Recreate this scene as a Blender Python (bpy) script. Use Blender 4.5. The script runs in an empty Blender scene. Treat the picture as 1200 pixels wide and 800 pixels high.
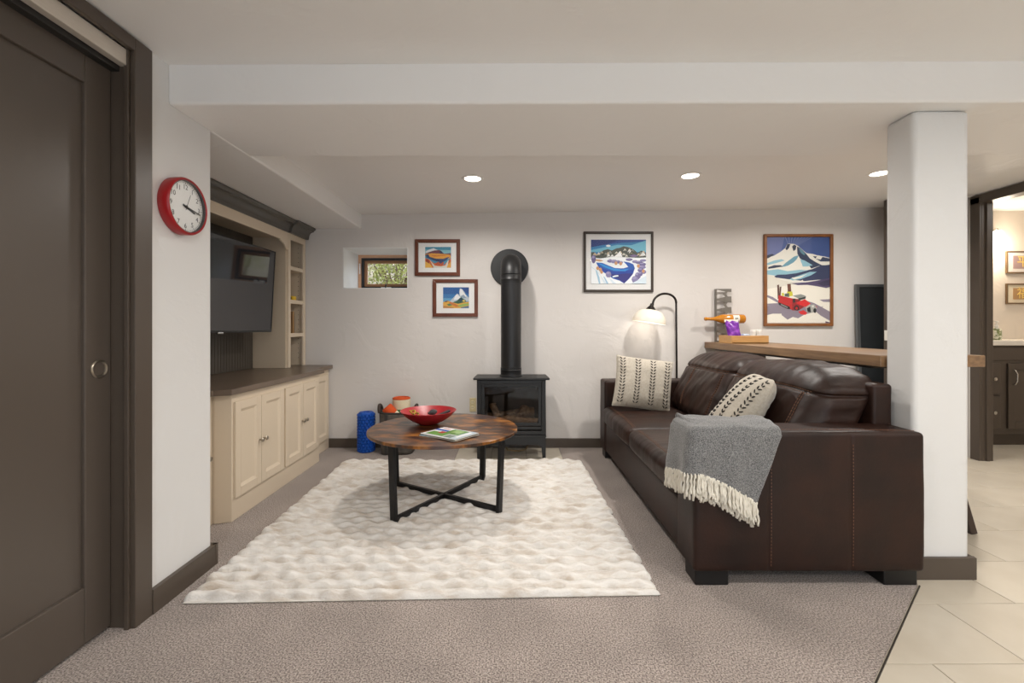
import bpy, bmesh, math, random
from mathutils import Vector, Matrix, noise as mnoise
random.seed(7)
S = bpy.context.scene
COL = S.collection
PI = math.pi

# ------------------------------------------------------------------ camera
F = 533.333; CZ = 1.15; HV = 383.0          # focal length (px), eye height (m), horizon row
cam_d = bpy.data.cameras.new('camera'); cam = bpy.data.objects.new('camera', cam_d); COL.objects.link(cam)
cam.location = (0, 0, CZ); cam.rotation_euler = (PI / 2, 0, 0)
cam_d.sensor_width = 36.0; cam_d.lens = 16.0; cam_d.shift_y = -(400 - HV) / 1200.0; cam_d.clip_start = 0.02
S.camera = cam
def wx(u, Y): return (u - 600) / F * Y
def wz(v, Y): return CZ - (v - HV) / F * Y

# ------------------------------------------------------------------ world, exposure
w = bpy.data.worlds.new('sky'); S.world = w; w.use_nodes = True
bgn = w.node_tree.nodes['Background']; bgn.inputs['Color'].default_value = (0.80, 0.89, 1.0, 1); bgn.inputs['Strength'].default_value = 2.5
S.view_settings.view_transform = 'Standard'; S.view_settings.look = 'None'
S.view_settings.gamma = 1.0; S.view_settings.use_curve_mapping = False
S.view_settings.exposure = 0.27
CAN_W = 15.5        # watts of each recessed ceiling light beyond the beam
CAN_F = 12.0        # and of the added, unseen ones on the camera's side of the beam
LAMP_COL = (1.0, 0.955, 0.90)

# ------------------------------------------------------------------ materials
def lin(h):
    h = h.lstrip('#'); c = [int(h[i:i + 2], 16) / 255 for i in (0, 2, 4)]
    return tuple((x / 12.92 if x <= .04045 else ((x + .055) / 1.055) ** 2.4) for x in c) + (1,)
MATS = {}
def new_mat(name):
    m = bpy.data.materials.new(name); m.use_nodes = True
    nt = m.node_tree; b = nt.nodes['Principled BSDF']
    return m, nt, b
def N(nt, t, **kw):
    n = nt.nodes.new(t)
    for k, v in kw.items():
        if k in n.inputs: n.inputs[k].default_value = v
        else: setattr(n, k, v)
    return n
def mat(name, col, rough=.6, metal=0., col2=None, nscale=20., ndetail=3., contrast=(.35, .65), stretch=None,
        bump=0., bscale=60., bdist=.004, sheen=0., coat=0., spec=.5):
    if name in MATS: return MATS[name]
    m, nt, b = new_mat(name); L = nt.links
    b.inputs['Base Color'].default_value = lin(col); b.inputs['Roughness'].default_value = rough
    b.inputs['Metallic'].default_value = metal; b.inputs['Specular IOR Level'].default_value = spec
    if sheen: b.inputs['Sheen Weight'].default_value = sheen
    if coat: b.inputs['Coat Weight'].default_value = coat; b.inputs['Coat Roughness'].default_value = .15
    tc = N(nt, 'ShaderNodeTexCoord'); vec = tc.outputs['Object']
    if stretch:
        mp = N(nt, 'ShaderNodeMapping'); mp.inputs['Scale'].default_value = stretch
        L.new(vec, mp.inputs['Vector']); vec = mp.outputs['Vector']
    if col2:
        nz = N(nt, 'ShaderNodeTexNoise', Scale=nscale, Detail=ndetail); L.new(vec, nz.inputs['Vector'])
        cr = N(nt, 'ShaderNodeValToRGB'); cr.color_ramp.elements[0].position = contrast[0]; cr.color_ramp.elements[1].position = contrast[1]
        cr.color_ramp.elements[0].color = lin(col); cr.color_ramp.elements[1].color = lin(col2)
        L.new(nz.outputs['Fac'], cr.inputs['Fac']); L.new(cr.outputs['Color'], b.inputs['Base Color'])
    if bump:
        n2 = N(nt, 'ShaderNodeTexNoise', Scale=bscale, Detail=4.); L.new(vec, n2.inputs['Vector'])
        bp = N(nt, 'ShaderNodeBump', Strength=bump, Distance=bdist); L.new(n2.outputs['Fac'], bp.inputs['Height']); L.new(bp.outputs['Normal'], b.inputs['Normal'])
    MATS[name] = m; return m
def emit(name, col, s):
    if name in MATS: return MATS[name]
    m, nt, b = new_mat(name); b.inputs['Base Color'].default_value = lin(col)
    b.inputs['Emission Color'].default_value = lin(col); b.inputs['Emission Strength'].default_value = s; MATS[name] = m; return m
def glass(name, tint='#ffffff', refl=1.0):
    if name in MATS: return MATS[name]
    m, nt, b = new_mat(name); nt.nodes.remove(b); L = nt.links; out = nt.nodes['Material Output']
    fr = N(nt, 'ShaderNodeFresnel', IOR=1.45); t = N(nt, 'ShaderNodeBsdfTransparent'); t.inputs['Color'].default_value = lin(tint)
    g = N(nt, 'ShaderNodeBsdfGlossy', Roughness=.02); mx = N(nt, 'ShaderNodeMixShader')
    ge = N(nt, 'ShaderNodeNewGeometry'); iv = N(nt, 'ShaderNodeMath', operation='SUBTRACT'); iv.inputs[0].default_value = 1.; L.new(ge.outputs['Backfacing'], iv.inputs[1])
    ml = N(nt, 'ShaderNodeMath', operation='MULTIPLY'); L.new(fr.outputs[0], ml.inputs[0]); L.new(iv.outputs[0], ml.inputs[1])
    L.new(ml.outputs[0], mx.inputs[0]); L.new(t.outputs[0], mx.inputs[1]); L.new(g.outputs[0], mx.inputs[2]); L.new(mx.outputs[0], out.inputs['Surface'])
    MATS[name] = m; return m
def plaster(name, col):
    m, nt, b = new_mat(name); L = nt.links
    b.inputs['Base Color'].default_value = lin(col); b.inputs['Roughness'].default_value = .55; b.inputs['Specular IOR Level'].default_value = .35
    tc = N(nt, 'ShaderNodeTexCoord')
    a = N(nt, 'ShaderNodeTexNoise', Scale=2.2, Detail=6., Roughness=.55, Distortion=.6); L.new(tc.outputs['Object'], a.inputs['Vector'])
    r = N(nt, 'ShaderNodeMapRange'); r.inputs['From Min'].default_value = .47; r.inputs['From Max'].default_value = .56
    L.new(a.outputs['Fac'], r.inputs['Value'])
    c = N(nt, 'ShaderNodeTexNoise', Scale=26., Detail=3.); L.new(tc.outputs['Object'], c.inputs['Vector'])
    ad = N(nt, 'ShaderNodeMath', operation='MULTIPLY_ADD'); ad.inputs[1].default_value = .25
    L.new(c.outputs['Fac'], ad.inputs[0]); L.new(r.outputs['Result'], ad.inputs[2])
    bp = N(nt, 'ShaderNodeBump', Strength=.26, Distance=.006); L.new(ad.outputs[0], bp.inputs['Height']); L.new(bp.outputs['Normal'], b.inputs['Normal'])
    MATS[name] = m; return m
M_wall = plaster('wall_plaster', '#d9d4cf'); M_white = plaster('white_plaster', '#dedddb')
M_ceil = plaster('ceiling_plaster', '#f0eeeb'); M_bath = plaster('bath_plaster', '#dcd3c8')
M_brown = mat('brown_paint', '#50463d', .38, bump=.05, bscale=30)
M_door = mat('door_paint', '#544b43', .34, bump=.04, bscale=25)
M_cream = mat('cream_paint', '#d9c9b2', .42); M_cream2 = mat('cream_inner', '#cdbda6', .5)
M_counter = mat('counter_paint', '#6f5f50', .3, col2='#65574a', nscale=5)
M_crown = mat('crown_paint', '#57534d', .22); M_bead = mat('bead_paint', '#4c463f', .45)
M_blackm = mat('black_metal', '#1d1d1e', .42, metal=.3, bump=.05, bscale=200)
M_stove = mat('stove_black', '#151515', .45, bump=.08, bscale=300, bdist=.001)
M_pipe = mat('pipe_black', '#1c1c1d', .45, metal=.1)
M_chrome = mat('chrome', '#c9c6c0', .18, metal=1.); M_brushed = mat('brushed_aluminium', '#d2c8ba', .45, metal=.35, col2='#ddd4c8', nscale=30, stretch=(80, .6, 80))
M_nickel = mat('nickel', '#a79f92', .28, metal=1.)
M_leather = mat('leather', '#21140f', .47, col2='#2e1a12', nscale=7., ndetail=8, bump=.25, bscale=70, bdist=.003, spec=.30)
M_stitch = mat('stitch_thread', '#76503a', .7); M_legb = mat('sofa_leg', '#111010', .4)
M_linen = mat('linen', '#b9b1a3', .85, col2='#aea596', nscale=90, bump=.35, bscale=280, bdist=.0015, sheen=.2)
M_ink = mat('dark_thread', '#24211f', .9)
M_throw = mat('throw_wool', '#4a4a4b', .95, col2='#8f8f8e', nscale=260, ndetail=2, contrast=(.36, .68), bump=.5, bscale=320, bdist=.003, sheen=.3)
M_fringe = mat('fringe_cotton', '#dcd6c8', .9, bump=.3, bscale=400)
M_glass = glass('clear_glass')
M_lens = emit('lamp_lens', '#fff4e4', 9.)

# ------------------------------------------------------------------ mesh building
class MB:
    def __init__(s): s.v = []; s.f = []; s.mi = []; s.cur = 0
    def add(s, vs, fs):
        o = len(s.v); s.v += [tuple(p) for p in vs]
        for f in fs: s.f.append([i + o for i in f]); s.mi.append(s.cur)
        return s
    def box(s, x0, x1, y0, y1, z0, z1):
        return s.add([(x, y, z) for z in (z0, z1) for y in (y0, y1) for x in (x0, x1)],
                     [(0, 2, 3, 1), (4, 5, 7, 6), (0, 1, 5, 4), (1, 3, 7, 5), (3, 2, 6, 7), (2, 0, 4, 6)])
    def prism(s, pts, ax, a, b):
        mp = {'z': lambda p, h: (p[0], p[1], h), 'y': lambda p, h: (p[0], h, p[1]), 'x': lambda p, h: (h, p[0], p[1])}[ax]
        n = len(pts); vs = [mp(p, a) for p in pts] + [mp(p, b) for p in pts]
        return s.add(vs, [list(range(n))[::-1], list(range(n, 2 * n))] + [(i, (i + 1) % n, n + (i + 1) % n, n + i) for i in range(n)])
    def lathe(s, prof, c=(0, 0, 0), n=32, ax='z', ang=0, ring=False):
        if ring: prof = list(prof) + [prof[0]]
        vs = []; fs = []; k = len(prof)
        mp = {'z': lambda a, b, h: (a, b, h), 'y': lambda a, b, h: (a, h, b), 'x': lambda a, b, h: (h, a, b)}[ax]
        for i in range(n):
            t = 2 * PI * i / n + ang
            for r, h in prof:
                q = mp(r * math.cos(t), r * math.sin(t), h); vs.append((q[0] + c[0], q[1] + c[1], q[2] + c[2]))
        for i in range(n):
            j = (i + 1) % n
            for q in range(k - 1): fs.append((i * k + q, j * k + q, j * k + q + 1, i * k + q + 1))
        if ring: return s.add(vs, fs)
        if prof[0][0] > 1e-6: fs.append([i * k for i in range(n)])
        if prof[-1][0] > 1e-6: fs.append([i * k + k - 1 for i in range(n)][::-1])
        return s.add(vs, fs)
    def tube(s, path, r, n=10, cap=True):
        P = [Vector(p) for p in path]; vs = []; fs = []; up = None
        for i, p in enumerate(P):
            d = (P[min(i + 1, len(P) - 1)] - P[max(i - 1, 0)]).normalized()
            if up is None: up = d.orthogonal().normalized()
            up = (up - d * up.dot(d)); up = up.normalized() if up.length > 1e-6 else d.orthogonal().normalized()
            e = d.cross(up); rr = r[i] if isinstance(r, (list, tuple)) else r
            for k in range(n):
                t = 2 * PI * k / n; vs.append(p + (up * math.cos(t) + e * math.sin(t)) * rr)
        for i in range(len(P) - 1):
            for k in range(n): fs.append((i * n + k, i * n + (k + 1) % n, (i + 1) * n + (k + 1) % n, (i + 1) * n + k))
        if cap: fs.append(list(range(n))[::-1]); fs.append([(len(P) - 1) * n + k for k in range(n)])
        return s.add(vs, fs)
    def bar(s, a, b, wd, ht, up=(0, 0, 1)):                     # rectangular bar from a to b
        a = Vector(a); b = Vector(b); d = (b - a).normalized(); u = Vector(up); u = (u - d * u.dot(d)).normalized(); e = d.cross(u)
        vs = [p + e * (wd / 2 * i) + u * (ht / 2 * j) for p in (a, b) for i, j in ((-1, -1), (1, -1), (1, 1), (-1, 1))]
        return s.add(vs, [(3, 2, 1, 0), (4, 5, 6, 7)] + [(i, (i + 1) % 4, 4 + (i + 1) % 4, 4 + i) for i in range(4)])
    def grid(s, fn, nu, nv, cu=False, cv=False):
        vs = [fn(i / (nu if cu else nu - 1), j / (nv if cv else nv - 1)) for i in range(nu) for j in range(nv)]
        fs = [(i * nv + j, ((i + 1) % nu) * nv + j, ((i + 1) % nu) * nv + (j + 1) % nv, i * nv + (j + 1) % nv)
              for i in range(nu if cu else nu - 1) for j in range(nv if cv else nv - 1)]
        return s.add(vs, fs)
    def build(s, name, m, parent=None, bevel=0., seg=2, smooth=None, local=False, solid=0., sub=0):
        off = Vector((0, 0, 0)); o = parent
        if not local:
            while o is not None: off += o.location; o = o.parent
        me = bpy.data.meshes.new(name)
        me.from_pydata([tuple(Vector(p) - off) for p in s.v], [], s.f)
        ms = m if isinstance(m, (list, tuple)) else [m]
        for q in ms: me.materials.append(q)
        if len(ms) > 1: me.polygons.foreach_set('material_index', s.mi)
        bm = bmesh.new(); bm.from_mesh(me); bmesh.ops.remove_doubles(bm, verts=bm.verts, dist=1e-6); bmesh.ops.recalc_face_normals(bm, faces=bm.faces); bm.to_mesh(me); bm.free()
        if smooth:
            me.polygons.foreach_set('use_smooth', [True] * len(me.polygons))
            if smooth < 170: me.set_sharp_from_angle(angle=math.radians(smooth))
        ob = bpy.data.objects.new(name, me); COL.objects.link(ob); ob.parent = parent
        if solid: q = ob.modifiers.new('solid', 'SOLIDIFY'); q.thickness = solid; q.offset = 0
        if bevel: q = ob.modifiers.new('bevel', 'BEVEL'); q.width = bevel; q.segments = seg; q.limit_method = 'ANGLE'; q.angle_limit = math.radians(40)
        if sub: q = ob.modifiers.new('sub', 'SUBSURF'); q.levels = sub; q.render_levels = sub
        return ob
def tag(o, label=None, cat=None, group=None, kind=None):
    if label: o['label'] = label
    if cat: o['category'] = cat
    if group: o['group'] = group
    if kind: o['kind'] = kind
    return o
def thing(name, loc, label, cat, group=None, rz=0.):
    o = bpy.data.objects.new(name, None); o.empty_display_size = .05; COL.objects.link(o); o.location = loc; o.rotation_euler = (0, 0, rz)
    return tag(o, label, cat, group)
def root_struct(name, loc=(0, 0, 0)):
    o = bpy.data.objects.new(name, None); o.empty_display_size = .05; COL.objects.link(o); o.location = loc; o['kind'] = 'structure'; return o
def struct(name, mb, m, **kw): return tag(mb.build(name, m, **kw), kind='structure')
def dup(o, parent=None):
    c = o.copy(); COL.objects.link(c); c.parent = parent
    for ch in list(o.children): dup(ch, c)
    return c
def rbox(hx, hy, hz, r, n=(10, 10, 10), fn=None, k=4):
    """rounded box about the origin; fn(p, normal) deforms each point"""
    H = (hx, hy, hz)
    def axis(h, m):
        a = [-h + r * (1 - math.cos(PI / 2 * i / k)) for i in range(k)]
        mid = [-(h - r) + 2 * (h - r) * i / m for i in range(m + 1)]
        return a + mid + [-x for x in a[::-1]]
    A = [axis(H[i], n[i]) for i in range(3)]
    mb = MB(); idx = {}
    def vid(p):
        key = tuple(round(c, 6) for c in p)
        if key not in idx:
            q = Vector([max(-(H[i] - r), min(H[i] - r, p[i])) for i in range(3)]); d = Vector(p) - q
            nn = d.normalized() if d.length > 1e-9 else Vector((0, 0, 1))
            pos = q + nn * r
            idx[key] = len(mb.v); mb.v.append(tuple(fn(pos, nn) if fn else pos))
        return idx[key]
    for ax in range(3):
        a, b = [i for i in range(3) if i != ax]
        for sg in (-1, 1):
            for i in range(len(A[a]) - 1):
                for j in range(len(A[b]) - 1):
                    q = []
                    for di, dj in ((0, 0), (1, 0), (1, 1), (0, 1)):
                        p = [0, 0, 0]; p[ax] = sg * H[ax]; p[a] = A[a][i + di]; p[b] = A[b][j + dj]; q.append(vid(p))
                    mb.f.append(q); mb.mi.append(0)
    return mb
def dashes(mb, pts, r=.0016, dash=.011, gap=.006):
    """short stitches along a polyline"""
    P = [Vector(p) for p in pts]; d = 0; on = []; acc = 0
    L = [0]
    for i in range(1, len(P)): L.append(L[-1] + (P[i] - P[i - 1]).length)
    def at(t):
        for i in range(1, len(P)):
            if L[i] >= t: return P[i - 1].lerp(P[i], (t - L[i - 1]) / max(1e-9, L[i] - L[i - 1]))
        return P[-1]
    t = 0
    while t + dash < L[-1]:
        mb.tube([at(t), at(t + dash)], r, 4); t += dash + gap
def text_obj(body, size, m, parent, M, name='lettering', depth=.0006):
    cu = bpy.data.curves.new('t', 'FONT'); cu.body = body; cu.size = size; cu.align_x = 'CENTER'; cu.align_y = 'CENTER'; cu.extrude = depth; cu.resolution_u = 3
    tmp = bpy.data.objects.new('t', cu); COL.objects.link(tmp)
    bpy.context.view_layer.update()
    me = bpy.data.meshes.new_from_object(tmp.evaluated_get(bpy.context.evaluated_depsgraph_get()))
    bpy.data.objects.remove(tmp); bpy.data.curves.remove(cu)
    me.transform(M); me.materials.clear(); me.materials.append(m)
    o = bpy.data.objects.new(name, me); COL.objects.link(o); o.parent = parent; return o

# ================================================================== THE SETTING
XL = -1.455; YB = 4.35; XR = 4.045; YR = -2.6
def zc(x): return 2.245 + .013 * x            # ceiling beyond the beam, not quite level
def zcf(x): return 2.288 + .020 * x           # ceiling on the camera's side
def zb(x): return 2.116 + .016 * x            # underside of the beam
def yb0(x): return 1.966 + .027 * x           # its near edge
def yb1(x): return 2.58 + .041 * x            # its far edge

# --- carpet, tiles, hearth
M_carpet, nt, b = new_mat('carpet'); b.inputs['Roughness'].default_value = .95; b.inputs['Sheen Weight'].default_value = .25
tc = N(nt, 'ShaderNodeTexCoord'); n1 = N(nt, 'ShaderNodeTexNoise', Scale=175., Detail=3.); n2 = N(nt, 'ShaderNodeTexNoise', Scale=3., Detail=3.)
for q in (n1, n2): nt.links.new(tc.outputs['Object'], q.inputs['Vector'])
cr = N(nt, 'ShaderNodeValToRGB'); e = cr.color_ramp.elements; e[0].position = .36; e[0].color = lin('#5d504a'); e[1].position = .64; e[1].color = lin('#bdb0a7')
nt.links.new(n1.outputs['Fac'], cr.inputs['Fac'])
mx = N(nt, 'ShaderNodeMix', data_type='RGBA', blend_type='MULTIPLY'); mr = N(nt, 'ShaderNodeMapRange'); mr.inputs['To Min'].default_value = .86; mr.inputs['To Max'].default_value = 1.1
mr.inputs['From Min'].default_value = .35; mr.inputs['From Max'].default_value = .65
nt.links.new(n2.outputs['Fac'], mr.inputs['Value']); mx.inputs[0].default_value = 1.
nt.links.new(cr.outputs['Color'], mx.inputs[6]); nt.links.new(mr.outputs['Result'], mx.inputs[7]); nt.links.new(mx.outputs[2], b.inputs['Base Color'])
bp = N(nt, 'ShaderNodeBump', Strength=.7, Distance=.006); nt.links.new(n1.outputs['Fac'], bp.inputs['Height']); nt.links.new(bp.outputs['Normal'], b.inputs['Normal'])
HX0, HX1, HY0 = -.50, .445, 3.70               # hearth pad let into the carpet under the stove
cp = MB()
# carpet edge: diagonal, then straight behind the sofa
dx, dy = 1.81 + .53, 2.03
outer = [(-2.4, -1.62), (1.81, 2.03), (1.83, 2.06), (1.83, YB + .1), (HX1, YB + .1), (HX1, HY0), (HX0, HY0), (HX0, YB + .1), (-2.4, YB + .1)]
cp.prism(outer, 'z', -.015, 0.)
struct('floor', cp, M_carpet)
es = MB(); d = Vector((dx, dy, 0)).normalized(); nrm = Vector((d.y, -d.x, 0))
a = Vector((-2.4 + .0, -1.62, 0)); bb = Vector((1.81, 2.03, 0))
es.prism([(a + nrm * .004)[:2], (bb + nrm * .004)[:2], (bb + nrm * .009)[:2], (a + nrm * .009)[:2]], 'z', -.012, .001)
struct('trim_1', es, mat('edge_strip', '#4d4842', .4, metal=.5))
M_tile = mat('floor_tile', '#cfc6b6', .32, col2='#c6bcab', nscale=4., ndetail=5); M_grout = mat('grout', '#8f8676', .9)
ft = struct('floor_tiled', MB().box(-2.4, 6.2, YR, 5.1, -.05, -.0085), M_grout)
TW, TD = .668, .341
tm = None; cnt = 0
for k in range(-9, 10):
    y0 = 1.56 + TD * k
    for j in range(-7, 8):
        x0 = 1.771 + .332 * k - .0 + TW * j
        xs = x0 % TW
        cx, cy = x0 + TW / 2, y0 + TD / 2
        if cx < -1.9 or cx > 6.0 or y0 < -1.4 or y0 > 4.75: continue
        edge_x = -.53 + dx / dy * min(cy + TD / 2, 2.03) if cy < 2.2 else 1.80
        edge_lo = -.53 + dx / dy * (y0) if cy < 2.2 else 1.80
        if x0 + TW < edge_lo - .02: continue
        if cy > 4.0 and cx < 3.6: continue
        if tm is None:
            q = MB().box(-TW / 2 + .0016, TW / 2 - .0016, -TD / 2 + .0016, TD / 2 - .0016, -.006, 0)
            t = q.build('tile', M_tile, ft, local=True, bevel=.001, seg=1); tm = t
        else:
            t = tm.copy(); COL.objects.link(t); t.parent = ft
        t.location = (cx, cy, -.004); cnt += 1
hb = struct('floor_hearth', MB().box(HX0, HX1, HY0, YB, -.03, -.008), M_grout)
hw = (HX1 - HX0) / 3
q = None
for i in range(3):
    for j in range(2):
        if q is None:
            q = MB().box(-hw / 2 + .002, hw / 2 - .002, -.16 + .002, .16 - .002, -.006, 0).build('tile', M_tile, hb, local=True, bevel=.001, seg=1); t = q
        else: t = q.copy(); COL.objects.link(t); t.parent = hb
        t.location = (HX0 + hw * (i + .5), HY0 + .165 + .323 * j, -.001)

# --- back wall with the window opening
WX0, WX1, WZ0, WZ1, WY = wx(402, YB), wx(478, YB), wz(338, YB), wz(290, YB), 4.76
bw = MB()
for (x0, x1, z0, z1) in ((-2.4, WX0, -.05, 2.5), (WX1, XR + .08, -.05, 2.5), (WX0, WX1, -.05, WZ0), (WX0, WX1, WZ1, 2.5)):
    bw.box(x0, x1, YB, YB + .44, z0, z1)
struct('wall_back', bw, M_wall)
rv = MB(); t = .006                            # white painted reveal lining the opening
rv.box(WX0 - .001, WX0 + t, YB - .001, WY + .03, WZ0, WZ1); rv.box(WX1 - t, WX1 + .001, YB - .001, WY + .03, WZ0, WZ1)
rv.box(WX0, WX1, YB - .001, WY + .03, WZ1 - t, WZ1 + .001); rv.box(WX0, WX1, YB - .001, WY + .03, WZ0 - .001, WZ0 + t)
struct('trim_2', rv, mat('reveal_white', '#eeeeec', .5))
# --- left wall: short stretch beside the sliding door, then the media niche
DY1 = 1.82; DYJ = 1.74; DY0 = .25              # casing outer edge, far jamb, near jamb
lw = MB()
lw.box(-1.60, XL, DY1 - .02, 2.20, -.05, 2.45); lw.box(-1.60, XL, YR, DY0 - .08, -.05, 2.45); lw.box(-1.60, XL, DY0 - .08, DY1 - .02, 2.255, 2.45)
struct('wall_left', lw, M_white, bevel=.008)
struct('wall_niche', MB().box(-2.42, -2.30, 2.08, YB, -.05, 2.45).box(-2.42, -1.60, 2.08, 2.20, -.05, 2.45).box(-1.9, -1.56, DY0 - .3, 1.95, 2.16, 2.45), M_wall)
struct('wall_pocket', MB().box(-1.70, -1.60, YR, 2.08, -.05, 2.45), M_wall)
# --- right wall with the bathroom doorway, closet return
RY1 = 3.92; RY0 = 3.02
rw = MB(); rw.box(XR, XR + .10, RY1 + .08, 4.45, -.05, 2.5).box(XR, XR + .10, YR, RY0 - .08, -.05, 2.5).box(XR, XR + .10, RY0 - .08, RY1 + .08, 2.272, 2.5)
struct('wall_right', rw, M_wall)
struct('wall_closet', MB().box(3.364, XR, 4.03, 4.09, -.05, 2.5), M_wall)
struct('trim_3', MB().box(3.350, 3.366, 4.015, 4.10, -.006, zc(3.3)), M_brown)
# --- rear wall with an invented patio door, added for daylight behind the camera
gx0, gx1, gz1 = -.6, 2.6, 2.05
struct('wall_rear', MB().box(-1.7, gx0, YR - .1, YR, -.05, 2.5).box(gx1, XR + .1, YR - .1, YR, -.05, 2.5).box(gx0, gx1, YR - .1, YR, gz1, 2.5), M_wall)
pd = root_struct('door_added', (1.0, YR - .05, 0))
g = MB()
for x in (gx0, gx0 + 1.57, gx0 + 1.63, gx1 - .06): g.box(x, x + .06, YR - .08, YR - .02, 0, gz1)
g.box(gx0, gx1, YR - .08, YR - .02, 0, .06).box(gx0, gx1, YR - .08, YR - .02, gz1 - .06, gz1)
g.build('door_frame', M_brown, pd)
for x in (gx0 + .06, gx0 + 1.69): MB().box(x, x + 1.51, YR - .052, YR - .048, .06, gz1 - .06).build('pane', M_glass, pd)
# --- bathroom shell
struct('wall_bath', MB().box(XR + .10, 6.2, 4.98, 5.08, -.05, 2.6).box(6.1, 6.2, 2.0, 5.0, -.05, 2.6).box(XR + .10, 6.2, 1.9, 2.0, -.05, 2.6).box(XR + .09, XR + .10, RY1 + .08, 5.0, -.05, 2.6), M_bath)
struct('ceiling_bath', MB().box(XR + .05, 6.2, 1.9, 5.1, 2.42, 2.6), M_ceil)
# --- ceilings, soffit, beam
def slab(x0, x1, y0, y1, fz, top):            # slab with a sloped underside
    ys = [(y0(x) if callable(y0) else y0) for x in (x0, x1)]; ye = [(y1(x) if callable(y1) else y1) for x in (x0, x1)]
    vs = [(x0, ys[0], fz(x0)), (x1, ys[1], fz(x1)), (x1, ye[1], fz(x1)), (x0, ye[0], fz(x0))]
    vs += [(p[0], p[1], top) for p in vs]
    return MB().add(vs, [(3, 2, 1, 0), (4, 5, 6, 7)] + [(i, (i + 1) % 4, 4 + (i + 1) % 4, 4 + i) for i in range(4)])
struct('ceiling', slab(-1.46, XR + .1, 2.40, YB + .1, zc, 2.6), M_ceil)
struct('ceiling_front', slab(-1.7, XR + .1, YR - .1, 2.2, zcf, 2.6), M_ceil)
struct('ceiling_beam', slab(XL - .004, XR + .1, yb0, yb1, zb, 2.5), M_ceil, bevel=.012, seg=3)
struct('ceiling_soffit', slab(-2.4, -1.44, 2.19, YB + .05, lambda x: 2.090, 2.5), M_ceil, bevel=.012, seg=3)
# --- pillar under the beam
PX0, PX1, PY0, PY1 = 1.848, 2.106, 2.092, 2.256
struct('pillar', MB().box(PX0, PX1, PY0, PY1, -.01, zb(1.98)), M_white, bevel=.022, seg=4, smooth=30)
def base_prof(h, t): return [(0, 0), (t, 0), (t, h - .012), (t - .004, h - .003), (t - .008, h), (0, h)]
pb = MB()
for (x0, x1, y0, y1) in ((PX0 - .014, PX1 + .016, PY0 - .016, PY0), (PX0 - .014, PX0, PY0, PY1 + .014), (PX1, PX1 + .016, PY0, PY1 + .014)): pb.box(x0, x1, y0, y1, -.006, .096)
struct('baseboard_pillar', pb, M_brown, bevel=.003)
struct('baseboard_left', MB().box(XL, XL + .022, DY1, 2.222, -.002, .098).box(-1.60, XL + .022, 2.20, 2.222, -.002, .098), M_brown, bevel=.003)
bk = MB()
for (x0, x1) in ((-1.76, -.30), (.30, 3.32)): bk.box(x0, x1, YB - .016, YB, -.002, .088)
bk.box(-.30, .30, YB - .016, YB, -.002, .088)
struct('baseboard_back', bk, M_brown, bevel=.003)

# --- sliding door on the left
XD = -1.531
d1 = root_struct('door_1', (XL, 1.0, 0))
zt = lambda y: 2.252
MB().box(XL - .002, XL + .018, DYJ - .004, DY1, -.002, 2.252).build('casing', M_brown, d1, bevel=.003)
MB().box(XL - .002, XL + .018, DY0 - .08, DYJ - .004, 2.203, 2.252).build('casing', M_brown, d1, bevel=.003)
MB().box(XL - .002, XL + .018, DY0 - .08, DY0, -.002, 2.203).build('casing', M_brown, d1, bevel=.003)
MB().box(-1.60, XL - .001, DYJ, DYJ + .06, -.004, 2.25).box(XL - .018, XL - .001, DYJ - .014, DYJ, -.004, 2.25).build('jamb', M_brown, d1, bevel=.002)
MB().box(-1.495, XL - .008, DY0, DYJ - .002, 2.142, 2.203).build('track_fascia', M_brushed, d1, bevel=.003)
MB().box(-1.56, -1.50, DY0, DYJ - .002, 2.125, 2.18).build('track', mat('track_dark', '#2a2826', .5), d1)
leaf = MB().box(XD - .030, XD - .014, .55, 1.665, .18, 2.06).build('door_panel', M_door, d1)
st = MB().box(XD - .040, XD, 1.632, DYJ - .003, .012, 2.13).build('stile', M_door, d1, bevel=.004)
MB().box(XD - .040, XD, .35, .47, .012, 2.13).build('stile', M_door, d1, bevel=.004)
MB().box(XD - .040, XD, .47, 1.632, 2.026, 2.13).build('rail', M_door, d1, bevel=.004)
MB().box(XD - .040, XD, .47, 1.632, .012, .216).build('rail', M_door, d1, bevel=.004)
hy, hz = 1.686, .995
MB().lathe([(.034, XD - .001), (.034, XD + .003), (.030, XD + .006), (.026, XD + .004), (.022, XD - .008), (.0, XD - .010)], (0, hy, hz), 32, 'x').build('flush_pull', M_nickel, d1, smooth=40)
tag(d1, 'dark brown sliding door with one long recessed panel and a round flush pull')

# --- bathroom doorway casing
d2 = root_struct('door_2', (XR, 3.5, 0))
MB().box(XR - .02, XR, RY1, RY1 + .08, -.006, 2.272).build('casing', M_brown, d2, bevel=.003)
MB().box(XR - .02, XR, RY0 - .08, RY0, -.006, 2.272).build('casing', M_brown, d2, bevel=.003)
MB().box(XR - .02, XR, RY0 - .08, RY1 + .08, 2.215, 2.290).build('casing', M_brown, d2, bevel=.003)
MB().box(XR, XR + .10, RY1, RY1 + .03, -.006, 2.23).box(XR + .035, XR + .06, RY1 - .012, RY1, -.006, 2.23).build('jamb', M_brown, d2, bevel=.002)
MB().box(XR, XR + .10, RY0 - .03, RY0, -.006, 2.23).build('jamb', M_brown, d2, bevel=.002)
MB().box(XR, XR + .10, RY0, RY1, 2.215, 2.245).build('jamb', M_brown, d2, bevel=.002)

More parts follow.
